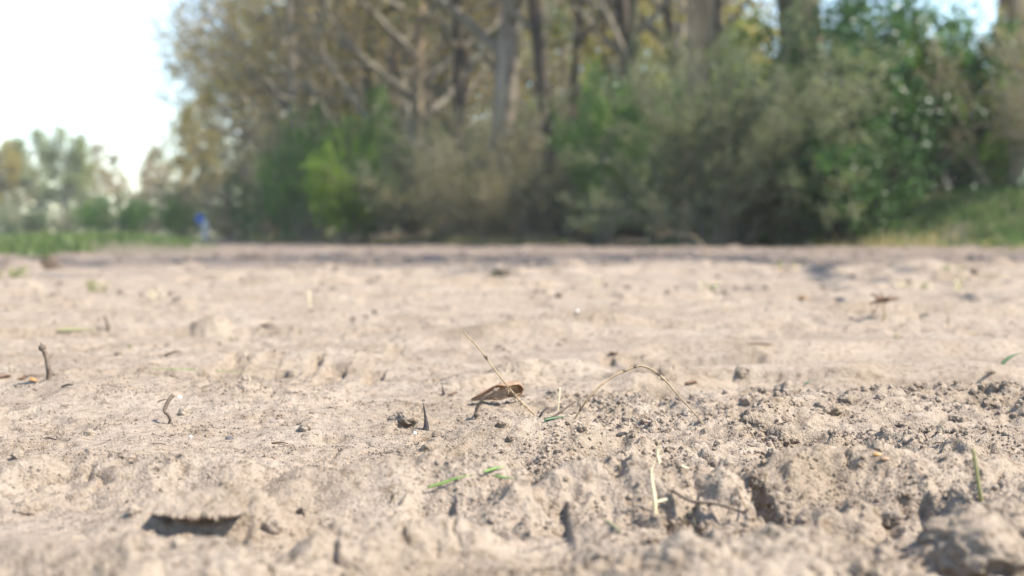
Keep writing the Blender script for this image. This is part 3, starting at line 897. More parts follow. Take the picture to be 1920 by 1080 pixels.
for i, (px, d, mesh, sc, lab, lf) in enumerate((
        (20, 80, 'green', .75, 'green hedge bush at the left border below the yellowish tree', 'leaf_grey'),
        (95, 78, 'brown', .8, 'brown low bush below the round pale green trees', None),
        (160, 74, 'green', .9, 'green bush between the round trees and the narrow brown tree', 'leaf_grey'),
        (215, 70, 'bright', 1.05, 'light green rounded bush below the narrow brownish tree', 'leaf_green'),
        (270, 76, 'brown', .9, 'brownish low bush below the nearly bare trees', None),
        (330, 60, 'green', .85, 'green bush just left of the blue sign', 'leaf_grey'),
        (335, 58, 'green', .6, 'small green bush at the foot of the blue sign', None),
        (60, 60, 'green', .45, 'low green bush on the verge at the far left', 'leaf_dark'),
        (425, 66, 'bright', .8, 'pale green bush right of the blue sign', 'leaf_pale'),
        (440, 58, 'brown', .8, 'pale brownish bush between the sign and the wood', 'leaf_pale'))):
    bush(px, d, mesh, sc, lab, i * 1.3, 1.25, lf)
def far_hedge():
    rng = np.random.default_rng(71)
    n = 24000
    x = rng.uniform(-80, 55, n); y = rng.uniform(116, 135, n)
    z = rng.random(n) ** 1.4 * (4.2 + 2.0 * gnoise(x * .25, y * .1, 4))
    V, F, t = leaf_cloud(np.stack([x, y, z], 1), .5, rng, .7, .5, .6)
    link('far_treeline', mesh_from('far_treeline', V, F, 'leaf_grey', False, {'tint': ('FACE', t)}),
         label='pale low line of scrub far across the field and behind the wood', cat='scrub', kind='stuff')
far_hedge()

# --- grass: uncountable blades
def blades(name, P, hlo, hhi, wid, mat, label, seed, lean=.5):
    rng = np.random.default_rng(seed)
    n = len(P)
    h = rng.uniform(hlo, hhi, n)[:, None]
    an = rng.uniform(0, 6.283, n)
    a = np.stack([np.cos(an), np.sin(an), np.zeros(n)], 1)
    b = np.stack([-np.sin(an), np.cos(an), np.zeros(n)], 1)
    l = (rng.random(n) ** 1.5 * lean)[:, None]
    up = np.array([0, 0, 1.0])
    m = P + up * h * .6 + b * h * l * .35
    t = P + up * h * (1 - .35 * l) + b * h * l
    w = wid * rng.uniform(.6, 1.2, n)[:, None]
    V = np.stack([P - a * w, P + a * w, m - a * w * .8, m + a * w * .8, t], 1).reshape(-1, 3)
    k = np.arange(n)[:, None] * 5
    F = np.concatenate([k + np.array([[0, 1, 3]]), k + np.array([[0, 3, 2]]), k + np.array([[2, 3, 4]])], 0)
    tint = np.tile(rng.random(n), 3)
    me = mesh_from(name, V, F, mat, False, {'tint': ('FACE', tint)})
    return link(name, me, label=label, cat='grass', kind='stuff')
def grass_areas():
    rng = np.random.default_rng(17)
    n = 22000
    x = rng.uniform(2.6, 9.5, n); y = edge_y(x) + rng.uniform(-.4, 4.5, n) * rng.random(n) ** .3
    k = (gnoise(x * 1.3, y * 1.3, 3) + rng.normal(size=n) * .3 > -.45) & (sstep(2.4, 4.2, x) > rng.random(n) * .9)
    x, y = x[k], y[k]
    blades('bank_grass', np.stack([x, y, big_z(x, y) - .01], 1), .03, .12, .007, 'grass', 'green grass covering the bank under the wood on the right', 1)
    n = 40000
    y = 9.5 * (75 / 9.5) ** rng.random(n); x = -y * rng.uniform(.205, .52, n)
    k = (gnoise(x * .9, y * .5, 6) + rng.normal(size=n) * .25 + sstep(12, 25, y) * .35 > .08) & (-x / y > .325 - .098 * sstep(9.5, 15, y) + .03 * gnoise(x * .6, y * .6, 66))
    x, y = x[k], y[k]
    blades('verge_grass', np.stack([x, y, big_z(x, y) - .01], 1), .03, .15, .008, 'grass_dull', 'green grass and weeds on the verge at the far left', 2, .8)
    n = 5000
    x = rng.uniform(-7.5, 6, n); y = edge_y(x) + rng.normal(size=n) * .5 - .1
    k = gnoise(x * 1.1, y * .5, 16) > .12
    x, y = x[k], y[k]
    n2 = 6000
    x2 = rng.uniform(-7.5, 7.5, n2); y2 = edge_y(x2) + rng.normal(size=n2) * .7 - .6
    k2 = gnoise(x2 * .8, y2 * .5, 46) > .18
    x2, y2 = x2[k2], y2[k2]
    blades('dry_edge_grass', np.stack([x2, y2, big_z(x2, y2) - .01], 1), .04, .26, .006, 'grass_dry', 'pale dry grass sticking out along the ragged foot of the wood', 5, 1.0)
    blades('edge_grass', np.stack([x, y, big_z(x, y) - .01], 1), .04, .16, .006, 'grass', 'thin grass along the foot of the bushes', 3, .8)
grass_areas()
def edge_litter():
    rng = np.random.default_rng(23)
    n = 5200
    x = rng.uniform(-8, 7.5, n); y = edge_y(x) + rng.normal(size=n) * .8 - .5
    k = gnoise(x * .9, y * .4, 26) + rng.normal(size=n) * .3 > -.1
    x, y = x[k], y[k]
    z = big_z(x, y) + .01 + .05 * rng.random(len(x)) ** 2
    V, F, t = leaf_cloud(np.stack([x, y, z], 1), .07, rng, .35, .5, .6)
    link('leaf_litter', mesh_from('leaf_litter', V, F, 'leaf_brown', False, {'tint': ('FACE', t)}), label='brown dead leaves strewn along the foot of the wood edge', cat='leaf litter', kind='stuff')
edge_litter()


# ------------------------------------------------------------------ low blue sign on a white post beside the far verge
def sign():
    x, y, z = spot(380, 44)
    root = bpy.data.objects.new('road_sign', None); COL.objects.link(root)
    root.location = (x, y, z); root.scale = (.8, .8, .85)
    root['label'] = 'small round blue sign on a low white post at the far left verge'; root['category'] = 'sign'
    mb = MB(); mb.tube([(.13, .06, -.1), (.13, .06, .74), (.13, .06, .80), (.13, .06, .82)], [.13, .13, .11, .04], 14)
    link('post', mb.mesh('post', 'sign_white'), root)
    mb = MB(); mb.tube([(-.08, .05, -.1), (-.08, .05, 1.05)], [.022, .022], 10)
    link('pole', mb.mesh('pole', 'metal'), root)
    mb = MB(); mb.tube([(-.10, -.01, .86), (-.10, -.0, .86), (-.10, .02, .86)], [.165, .17, .17], 28)
    d = link('disc', mb.mesh('disc', 'sign_blue', False), root)
    mb = MB(); mb.tube([(-.10, .0205, .86), (-.10, .026, .86)], [.19, .19], 28)
    link('rim', mb.mesh('rim', 'sign_white', False), d)
sign()

# ------------------------------------------------------------------ things lying on the soil
def line3(pts, sink=.006):
    """pts = (px, py, extra distance); the first one stands on the soil."""
    b = hit(pts[0][0], pts[0][1])
    P = [Vector(b)] + [Vector(at(px, py, b[1] + dd)) for px, py, dd in pts[1:]]
    return [P[0] - Vector((0, 0, sink))] + P, b
def lying(pts, lift=.0012):
    a, c = hit(pts[0][0], pts[0][1]), hit(pts[-1][0], pts[-1][1])
    d0, d1 = a[1], a[1] + np.clip(c[1] - a[1], -.05, .05)
    P = []
    for k, p in enumerate(pts):
        d = d0 + (d1 - d0) * k / (len(pts) - 1)
        x = xat(p[0], d)
        z = max(zat(x, d), zat(x, d + .003), zat(x, d - .003))
        P.append(Vector((x, d, z + lift)))
    n = len(P) - 1
    lin = [P[0].z + (P[-1].z - P[0].z) * k / n for k in range(n + 1)]
    up = max(0, max(P[k].z - lin[k] for k in range(n + 1)))
    for k in range(n + 1):
        P[k].z = .25 * P[k].z + .75 * (lin[k] + up * .6)
    return P, a
def thing(name, loc, label, cat, group=None):
    o = bpy.data.objects.new(name, None); COL.objects.link(o)
    o.empty_display_size = .01; o.location = loc
    o['label'] = label; o['category'] = cat; o['kind'] = 'thing'
    if group: o['group'] = group
    return o
def local(P, b):
    return [Vector(p) - Vector(b) for p in P]
def stick(name, pts, r0, r1, mat, label, cat, n=6, jag=.08, nodes=(), sides=7, group=None, flat=False):
    """A stalk or twig; nodes = (position 0..1, size) knots with tiny bracts as parts."""
    P, b = lying(pts, r0) if flat else line3(pts)
    P = local(P, b)
    L = smooth_line(P, n)
    rg = random.Random(len(label) * 31 + int(b[1] * 1e4))
    rr = [r0 + (r1 - r0) * i / (len(L) - 1) for i in range(len(L))]
    root = thing(name, b, label, cat, group)
    mb = MB(); mb.tube(L, rr, sides, jag, rg)
    link('stem', mb.mesh(name, mat), root)
    for (t, size) in nodes:
        i = min(int(t * (len(L) - 1)), len(L) - 2)
        c = L[i]; ax = (L[i + 1] - L[i]).normalized()
        k = MB(); k.tube([c - ax * size * .7, c - ax * size * .25, c + ax * size * .25, c + ax * size * .7],
                         [rr[i], rr[i] * 1.5, rr[i] * 1.6, rr[i]], 7, .1, rg)
        for q in range(3):
            sd = Vector((rg.uniform(-1, 1), rg.uniform(-1, 1), rg.uniform(-.2, 1))).normalized()
            k.tube([c, c + (ax * .5 + sd).normalized() * size * .8, c + (ax * .9 + sd).normalized() * size * rg.uniform(1.2, 1.9)], [rr[i] * .8, rr[i] * .5, .00012], 5)
        link('node', k.mesh(name + '_node', 'stalk_dark'), root)
    return root, L, b
def blade(root, P, width, mat, name='blade', fold=.25, face=None):
    """Grass blade: tapering channelled ribbon with thickness along points P."""
    n = len(P); V, F = [], []
    vdir = face or Vector((0, -1, .5))
    for i, p in enumerate(P):
        t = (P[min(i + 1, n - 1)] - P[max(i - 1, 0)]).normalized()
        sd = t.cross(vdir).normalized(); nr = sd.cross(t).normalized()
        u = i / (n - 1)
        w = width * (.65 + .35 * math.sin(math.pi * min(1, u * 1.3))) * (1 - u ** 3 * .9) * .5
        V += [p - sd * w, p + nr * w * fold - nr * w * .5, p + sd * w, p + nr * w * .25 - nr * w * .5 + nr * w * fold * 1.6]
    for i in range(n - 1):
        a = i * 4
        for k in range(4):
            F.append((a + k, a + (k + 1) % 4, a + 4 + (k + 1) % 4, a + 4 + k))
    F += [(3, 2, 1, 0), tuple((n - 1) * 4 + k for k in range(4))]
    return link(name, mesh_from(name, [tuple(v) for v in V], F, mat, True), root)
def grass_blade(name, pts, width, mat, label, cat='grass blade', group=None, n=5, sink=.004, flat=False):
    P, b = lying(pts) if flat else line3(pts, sink)
    me_root = thing(name, b, label, cat, group)
    blade(me_root, smooth_line(local(P, b), n), width, mat)
    return me_root
def lump_mesh(name, r, seed, mat, amp=.45, sub=4, squash=(1, 1, .8), rough=.8, freq=1.4):
    import bmesh
    bm = bmesh.new()
    bmesh.ops.create_icosphere(bm, subdivisions=sub, radius=1)
    off = Vector((seed * 3.7, seed * 1.3, seed * 7.1))
    big = sub >= 4
    for v in bm.verts:
        p = v.co.copy()
        a = mnoise.fractal(p * freq + off, rough, 2.1, 6)
        c = mnoise.noise(p * .9 + off * 2)
        v.co = p * (1 + amp * (.55 * a + .5 * c) + (.10 * mnoise.noise(p * 6 + off) + .07 * mnoise.noise(p * 13 + off) + .05 * mnoise.noise(p * 24 + off) if big else 0))
        v.co.x *= squash[0]; v.co.y *= squash[1]; v.co.z *= squash[2]
        v.co *= r
    me = bpy.data.meshes.new(name)
    bm.to_mesh(me); bm.free()
    me.polygons.foreach_set('use_smooth', [True] * len(me.polygons))
    me.materials.append(M[mat])
    return me
def clod(px, py, wpx, seed, label, squash=(1, 1, .75), mat='soil', name='soil_clod', cat='clod', lift=-.2, amp=.5, group=None, sub=5):
    b = hit(px, py)
    r = wpx * .5 * b[1] / FPX
    o = link(name, lump_mesh(name, r, seed, mat, amp, sub, squash), label=label, cat=cat, group=group)
    o.location = (b[0], b[1] + r * .6, b[2] + r * lift)
    o.rotation_euler = (0, 0, seed * 1.9)
    return o

# clods, one by one
clod(1838, 1076, 250, 1, 'large blurred clod with dark hollows in the lower right corner', (1.0, .75, .6), lift=.12, amp=.34, sub=5)
clod(1472, 832, 62, 2, 'knobbly clod casting a dark shadow in the rough soil right of centre', (1, .9, .85), amp=.7)
clod(1412, 798, 52, 3, 'angular clod just left of and behind the knobbly one', (1, .9, .9), amp=.6)
clod(1482, 742, 52, 4, 'upright clod farther back in the rough soil, right of the dark hollow', (.9, .9, 1.0), amp=.7)
clod(1545, 770, 60, 5, 'broad clod in the rough soil behind the knobbly one', (1.2, 1, .7), amp=.7)
clod(765, 792, 56, 6, 'round crumbly clod left of the dark upright wood chip', (1, 1, .8), amp=.6)
clod(1425, 915, 46, 8, 'clod with a black shadow on the left shoulder of the right-hand mound', (.8, .9, 1.1), amp=.6)
clod(575, 965, 44, 11, 'rounded clod with a shaded left face, right of the overhanging soil crust', (1, 1, .9), amp=.5)
clod(1695, 800, 34, 12, 'small dark-sided clod in the crumbly soil at right', amp=.7)
clod(1590, 752, 38, 13, 'small clod behind the broad one in the rough soil', amp=.7)
clod(1800, 792, 36, 14, 'small clod in the crumbly soil near the right border', amp=.7)
clod(1700, 940, 50, 15, 'clod with a dark pit beside it below the right-hand mound', amp=.6)
clod(1680, 975, 44, 16, 'blurred clod above the large one in the lower right corner', amp=.6)
clod(50, 965, 56, 23, 'blurred clod near the left border', amp=.5)
clod(1245, 712, 46, 24, 'clod at the rim of the dark hollow behind the arched stalk', amp=.7)
clod(1578, 566, 26, 25, 'small dark clod far back beside the dried seed head', mat='pebble_dark', amp=.6)
clod(1395, 705, 36, 26, 'clod on the far rim of the rough soil', amp=.6)
clod(85, 498, 40, 29, 'dark clod on the far verge at left', (1.6, 1, .8), 'humus', amp=.5)

# stones
clod(517, 790, 36, 31, 'flat brownish stone half sunk in the smooth sand', (1.1, .9, .4), 'pebble_brown', 'stone', 'stone', amp=.25, sub=3)
clod(430, 824, 17, 32, 'small dark angular stone left of centre', (1, .9, .9), 'pebble_dark', 'stone', 'stone', amp=.5, sub=3)
clod(778, 818, 7, 33, 'tiny white grit below the dark upright wood chip', (1, 1, 1), 'pebble_white', 'stone', 'stone', amp=.25, sub=2, lift=.5)
clod(1083, 592, 6, 34, 'white pebble on the pale ground far back', (1, 1, .9), 'pebble_white', 'stone', 'stone', amp=.25, sub=2, lift=.5)
clod(357, 822, 6, 35, 'tiny white grit on the smooth sand at left', (1, 1, 1), 'pebble_white', 'stone', 'stone', amp=.25, sub=2, lift=.5)
clod(336, 748, 9, 36, 'pale grit beside the short forked twig', (1.2, 1, .8), 'pebble_white', 'stone', 'stone', amp=.25, sub=2, lift=.3)

# stalks and twigs in focus
stick('dry_stalk', [(1078, 788, 0), (1105, 745, 0), (1140, 712, .004), (1185, 690, .01), (1210, 688, .01), (1240, 706, .005), (1275, 745, .0), (1305, 778, -.015), (1318, 795, -.03)],
      .0008, .00055, 'stalk', 'thin dry stalk arching over the soil right of the curled leaf', 'stalk', 6, .12, ((.17, .003), (.42, .0022), (.48, .002), (.66, .002)))
rt, L, b0 = stick('dry_stalk', [(1004, 780, 0), (975, 752, .0), (950, 722, .0), (925, 690, .004), (898, 653, .008), (868, 622, .012)],
      .0009, .0006, 'stalk', 'straight dry stalk leaning left out of the curled leaf', 'stalk', 6, .1, ((.77, .003),))
def rootlets():
    rg = random.Random(3); mb = MB()
    for q in range(26):
        c = L[int(len(L) * rg.uniform(.22, .5))]
        d = Vector((rg.uniform(-1, 1), rg.uniform(-1, .6), rg.uniform(-.9, .8))).normalized()
        e = Vector((rg.uniform(-1, 1), rg.uniform(-1, 1), rg.uniform(-1, .3))).normalized()
        l = rg.uniform(.003, .008)
        mb.tube([c, c + d * l * .5, c + d * l * .8 + e * l * .4, c + d * l * .9 + e * l * .8], [.0004, .0003, .00025, .00012], 4)
    link('rootlets', mb.mesh('rootlets', 'stalk'), rt)
rootlets()
stick('short_twig', [(893, 786, 0), (895, 764, 0), (908, 746, -.002), (925, 734, 0), (935, 728, .004)], .0017, .0011, 'stalk_dark',
      'short bent brown twig standing in front of the curled leaf', 'twig', 5, .18, ((.3, .003), (.85, .003)))
stick('short_twig', [(1026, 792, 0), (1052, 772, .004), (1078, 752, .01)], .0010, .0007, 'stalk_dark', 'dark little twig slanting up at the foot of the arched stalk', 'twig', 5, .15)
stick('short_twig', [(1012, 784, 0), (1018, 772, 0), (1028, 764, .004)], .0010, .0006, 'char', 'tiny dark forked twig left of the slanting little twig', 'twig', 4, .2)
stick('straw', [(1046, 770, 0), (1048, 750, .0), (1050, 727, .002)], .0009, .0005, 'straw', 'short pale straw standing upright between leaf and arched stalk', 'straw', 4, .05)
stick('upright_stick', [(92, 711, 0), (91, 690, 0), (86, 665, .004), (78, 650, .006)], .0026, .0024, 'stalk_dark', 'brown stick standing upright near the left border', 'stick', 5, .1, ((.95, .004),))
stick('short_twig', [(317, 795, 0), (319, 785, -.002), (314, 777, 0), (308, 769, .0), (316, 752, .003), (325, 740, .006)], .0009, .0018, 'stalk_dark', 'short dark twig sticking up out of smooth sand at left', 'twig', 5, .12)
stick('dry_stalk', [(203, 626, 0), (202, 610, 0), (196, 592, .01)], .0035, .0022, 'stalk_dark', 'blurred brown stem standing above flat green grass at left', 'stem', 5, .1)
stick('dry_stalk', [(1778, 610, 0), (1778, 590, 0), (1776, 568, .01)], .0013, .0009, 'stalk', 'thin blurred stem standing far right', 'stem', 4, .05)
stick('dry_stalk', [(582, 578, 0), (580, 562, 0), (579, 545, .01)], .0018, .0009, 'straw', 'pale blurred straw standing on the far ground left of centre', 'straw', 4, .05)
stick('dry_stalk', [(1326, 478, 0), (1318, 462, .05), (1305, 446, .1), (1288, 440, .1), (1270, 441, .1)], .008, .005, 'stalk', 'brown arched stem far back in front of the dark gap', 'stem', 5, .05)
stick('dry_stalk', [(384, 705, 0), (382, 692, 0), (381, 682, .004)], .0009, .0005, 'stalk', 'tiny dry stem on the ridge left of centre', 'stem', 4, .05)
stick('green_shoot', [(1840, 944, 0), (1836, 915, .0), (1830, 875, .003), (1825, 842, .006)], .0013, .0011, simple_mat('olive_stem', [(.3, (.14, .13, .05)), (.7, (.24, .22, .09))], 120, .6, .3),
      'olive green stem standing upright in the rough soil near the right border', 'stem', 5, .1)
# blurred dry twig and straw in the right foreground
stick('bent_twig', [(1262, 952), (1300, 922), (1345, 926), (1385, 944), (1408, 958), (1420, 986)], .0010, .0007, 'stalk_dark', 'dry bent twig lying across a clod in the right foreground', 'twig', 6, .15, ((.72, .003),), flat=True)
stick('bent_twig', [(1418, 990), (1400, 950), (1385, 925)], .0008, .0005, 'stalk', 'thin twig crossing the end of the dry bent twig', 'twig', 5, .1, flat=True)
grass_blade('straw', [(1228, 962, 0), (1227, 935, 0), (1223, 905, .002), (1222, 880, .004), (1230, 862, .006)], .0027, 'straw', 'bright broken straw standing in the right foreground', 'straw')
grass_blade('straw', [(1236, 868, .0), (1232, 850, .0), (1236, 826, .0)], .0026, 'straw', 'upper bright bit of straw behind the broken standing straw', 'straw')
grass_blade('straw', [(1292, 900), (1268, 880), (1246, 856)], .0022, 'straw', 'pale straw slanting down to the grey clod', 'straw', flat=True)
grass_blade('straw', [(1254, 962), (1232, 962), (1214, 954)], .0020, 'straw', 'short straw lying at the foot of the broken standing straw', 'straw', flat=True)
grass_blade('grass_strand', [(1165, 1004), (1145, 975), (1122, 945)], .0024, simple_mat('olive_blade', [(.3, (.13, .12, .06)), (.7, (.22, .20, .11))], 100, .6, .3), 'dull olive blade lying blurred in the foreground, left of the straw', flat=True)
grass_blade('grass_strand', [(800, 934), (832, 920), (860, 910), (886, 904)], .0020, 'grass_fresh', 'yellow-green blade, lower left of the three in the foreground', flat=True)
grass_blade('grass_strand', [(906, 902), (928, 896), (950, 890)], .0020, 'grass_fresh', 'bright green blade, upper one of the three in the foreground', flat=True)
grass_blade('grass_strand', [(926, 906), (946, 903), (970, 901)], .0020, 'grass_fresh', 'bright green blade, rightmost of the three in the foreground', flat=True)
grass_blade('grass_strand', [(1020, 796), (1040, 796), (1064, 789)], .0022, simple_mat('bluish_blade', [(.3, (.06, .11, .05)), (.7, (.11, .17, .08))], 100, .5, .4), 'small dark green blade lying at the foot of the arched stalk', flat=True)
grass_blade('grass_strand', [(1879, 684, 0), (1890, 672, .002), (1904, 665, .004), (1920, 661, .006)], .0042, simple_mat('dark_blade', [(.3, (.05, .10, .04)), (.7, (.10, .17, .06))], 100, .5, .4), 'dark green blade curling up near the right border')
grass_blade('grass_strand', [(1508, 722, 0), (1516, 716, .0), (1528, 713, .002)], .0022, simple_mat('teal_blade', [(.3, (.04, .12, .07)), (.7, (.08, .20, .11))], 100, .5, .4), 'short teal green blade behind the upright clod')
grass_blade('grass_strand', [(285, 703), (350, 702), (430, 701), (470, 702)], .0012, 'grass_fresh', 'long thin green blade lying along the ridge at left', sink=.001, flat=True)
grass_blade('grass_strand', [(105, 632), (140, 628), (185, 625)], .0045, simple_mat('pale_blade', [(.3, (.22, .24, .09)), (.7, (.34, .34, .15))], 80, .5, .3), 'pale green grass lying flat left of the blurred brown stem', sink=.001, flat=True)

# curled dead leaf with midrib
def curled_leaf():
    b = hit(935, 762)
    C = Vector(at(932, 741, b[1] + .006)) - Vector(b)
    root = thing('dead_leaf', b, 'curled brown dead leaf with the straight stalk leaning across it', 'leaf')
    nu, nv = 34, 26; V, F = [], []
    k = b[1] / FPX
    mid = []
    for i in range(nu):
        u = i / (nu - 1)
        x = (-49 + 98 * u) * k
        zc = (-10 + 20 * math.sin(math.pi * min(1, u * .62 + .02)) ** 1.1 - 5 * max(0, u - .75)) * k
        Rr = (1.2 + 18 * math.sin(math.pi * min(1, .06 + .60 * u)) ** 1.3 * (1 if u < .85 else math.sqrt(max(0, 1 - ((u - .85) / .155) ** 2)) * .9 + .1)) * k
        for j in range(nv):
            v = j / (nv - 1)
            ph = math.radians(-38 - 14 * math.sin(11 * u) + (236 + 26 * math.sin(9 * u + 2) + 12 * math.sin(31 * u) + 7 * math.sin(57 * u)) * v)
            wv = 1 + .10 * math.sin(7 * u + 5 * v) + .05 * math.sin(17 * u - 9 * v)
            V.append(C + Vector((x + .12 * Rr * math.cos(ph), Rr * wv * math.sin(ph) * 1.0, zc + Rr * wv * math.cos(ph) * .82)))
        ph = math.radians(70)
        mid.append(C + Vector((x, Rr * 1.02 * math.sin(ph), zc + Rr * .84 * math.cos(ph))))
    for i in range(nu - 1):
        for j in range(nv - 1):
            a = i * nv + j
            F.append((a, a + 1, a + nv + 1, a + nv))
    o = link('leaf_blade', mesh_from('leaf_blade', [tuple(v) for v in V], F, 'deadleaf'), root)
    sm = o.modifiers.new('thickness', 'SOLIDIFY'); sm.thickness = .0003
    mb = MB(); mb.tube(mid, [.0006 * (1 - .6 * i / nu) for i in range(nu)], 5)
    link('midrib', mb.mesh('midrib', 'deadleaf_dark'), root)
curled_leaf()

def dead_leaf(px, py, wpx, mat, label, seed, curl=.5, group=None, tip=0):
    b = hit(px, py); r = wpx * .5 * b[1] / FPX
    rg = random.Random(seed)
    root = thing('dead_leaf', b, label, 'leaf', group)
    V, F = [], []
    nu, nv = 14, 8
    for i in range(nu):
        u = i / (nu - 1)
        w = math.sin(math.pi * (u * .96 + .02)) ** .8 * .55
        for j in range(nv):
            v = (j / (nv - 1) - .5) * 2
            V.append((r * (2 * u - 1), r * w * v, r * (.12 + curl * (.5 * v * v * w + .5 * (u - .45) ** 2) + .06 * math.sin(9 * u + 4 * v + seed))))
    for i in range(nu - 1):
        for j in range(nv - 1):
            a = i * nv + j
            F.append((a, a + nv, a + nv + 1, a + 1))
    o = link('leaf_blade', mesh_from('leaf_blade', V, F, mat), root)
    o.modifiers.new('thickness', 'SOLIDIFY').thickness = .0004
    mb = MB(); mb.tube([(-r * 1.25, 0, r * .25), (-r * .6, 0, r * .12), (r * .2, 0, r * .08), (r * .95, 0, r * .25)], [r * .03, r * .028, r * .02, r * .008], 5)
    link('midrib', mb.mesh('midrib', 'deadleaf_dark'), root)
    root.rotation_euler = (rg.uniform(-.3, .3) + tip, rg.uniform(-.25, .25), rg.uniform(0, 6.28))
    return root
dead_leaf(62, 716, 24, 'orange', 'orange scrap of leaf on the ridge at the left border', 4)
dead_leaf(42, 712, 20, 'deadleaf_dark', 'dark scrap of leaf beside the orange scrap at the left border', 9, 1.2)
dead_leaf(10, 710, 26, 'deadleaf_dark', 'dark crumpled leaf at the very left border', 12, 1.4)
dead_leaf(1505, 559, 22, 'orange', 'small orange leaf on the far ground right of centre', 5)
dead_leaf(935, 516, 40, 'deadleaf_dark', 'dark leaf scrap below the green tuft in the far middle', 6, .9)
dead_leaf(1150, 668, 26, 'deadleaf_dark', 'dark curled scrap on the near edge of the pale smooth strip', 7, 1.2)

# dried seed head on a stem, blurred at right
def seed_head():
    root, L2, b = stick('dried_flower', [(1657, 604, 0), (1658, 586, 0), (1656, 566, .004)], .0026, .0018, 'stalk', 'dried brown flower head on a short stem far right', 'dried plant', 5, .1)
    rg = random.Random(8); c = L2[-1]
    for q in range(16):
        an = rg.uniform(0, 6.28); l = rg.uniform(.010, .036)
        d = Vector((math.cos(an), math.sin(an) * .6, rg.uniform(-.35, .7))).normalized()
        blade(root, [c, c + d * l * .4 + Vector((0, 0, .003)), c + d * l * .75 + Vector((0, 0, .001)), c + d * l - Vector((0, 0, rg.uniform(-.006, .010)))], rg.uniform(.004, .010), 'deadleaf_dark', 'bract')
seed_head()

# dark upright chips of wood
def chip(px, py, tpx, wpx, seed, label):
    b = hit(px, py); k = b[1] / FPX
    h, w = tpx * k, wpx * k
    rg = random.Random(seed)
    rings = 9; V, F = [], []
    for i in range(rings):
        u = i / (rings - 1)
        ww = w * .5 * (1 - u ** .42 * .95) * rg.uniform(.85, 1.15); tt = w * .22 * (1 - u * .8)
        cx = w * .12 * math.sin(u * 3 + seed); z = -h * .15 + h * 1.15 * u
        for q in range(8):
            an = 2 * math.pi * q / 8
            V.append((cx + ww * math.cos(an) * rg.uniform(.85, 1.15), tt * math.sin(an) * rg.uniform(.8, 1.2) + h * .15 * u, z + rg.uniform(-1, 1) * h * .015))
    for i in range(rings - 1):
        for q in range(8):
            F.append((i * 8 + q, i * 8 + (q + 1) % 8, i * 8 + 8 + (q + 1) % 8, i * 8 + 8 + q))
    F += [tuple(range(7, -1, -1)), tuple((rings - 1) * 8 + q for q in range(8))]
    o = link('wood_chip', mesh_from('wood_chip', V, F, 'char', False), label=label, cat='wood chip', loc=b)
    o.rotation_euler = (0, 0, .2)
chip(797, 808, 50, 22, 1, 'dark pointed chip of wood standing upright left of the curled leaf')
chip(831, 744, 22, 12, 2, 'small dark chip of wood upright behind the pointed one')
chip(1265, 712, 26, 16, 3, 'dark splinter standing at the rim of the hollow behind the arched stalk')
chip(1238, 706, 22, 10, 4, 'thin dark splinter left of the other at the hollow behind the arched stalk')

# crust of soil that overhangs a hollow in the left foreground
def soil_crust():
    d = SCARPS[1][2]
    V, F = [], []
    nx, nq = 60, 12
    xs = np.linspace(xat(285, d), xat(452, d), nx)
    back = soil_z(xs, d + .012 + .14 * (xs - xs[nx // 2]))
    back = np.convolve(np.pad(back, 3, mode='edge'), np.ones(7) / 7, 'valid')
    C = np.array([xs[nx // 2], d, back[nx // 2]])
    for i, x in enumerate(xs):
        t = i / (nx - 1)
        e = math.sin(math.pi * min(1, t * 1.02)) ** .5 + .02
        out = (.002 + .003 * t + 0.0050 * mnoise.noise(Vector((x * 110, 1, 2))) + .0035 * mnoise.noise(Vector((x * 420, 1, 5)))) * e
        th = (.0034 + .0020 * t) * e * (1 + .5 * mnoise.noise(Vector((x * 170, 4, 2))) + .3 * mnoise.noise(Vector((x * 500, 4, 7))))
        for q in range(nq):
            an = 2 * math.pi * q / nq
            r = 1 + .25 * mnoise.fractal(Vector((x * 260, math.cos(an) * 1.4, math.sin(an) * 1.4)), .8, 2, 4)
            V.append((x - C[0], .004 + .14 * (x - C[0]) - (out + .004) * .5 + (out + .010) * .6 * math.cos(an) * r, float(back[i]) - C[2] + .0005 - th * .4 + th * .6 * math.sin(an) * r))
    for i in range(nx - 1):
        for q in range(nq):
            F.append((i * nq + q, i * nq + (q + 1) % nq, (i + 1) * nq + (q + 1) % nq, (i + 1) * nq + q))
    F += [tuple(range(nq - 1, -1, -1)), tuple((nx - 1) * nq + q for q in range(nq))]
    link('soil_crust', mesh_from('soil_crust', V, F, 'soil'), label='crust of soil overhanging a long dark hollow in the left foreground', cat='soil crust', loc=C)
soil_crust()

# husks
for (px, py, m, lab) in ((1645, 858, 'orange', 'tiny orange seed husk on the right-hand mound'), (1659, 868, 'deadleaf', 'tiny brown seed husk beside the orange one')):
    b = hit(px, py)
    o = link('seed_husk', lump_mesh('seed_husk', .0018, px, m, .2, 2, (1.8, .8, .7)), label=lab, cat='seed', loc=(b[0], b[1], b[2] + .0008))

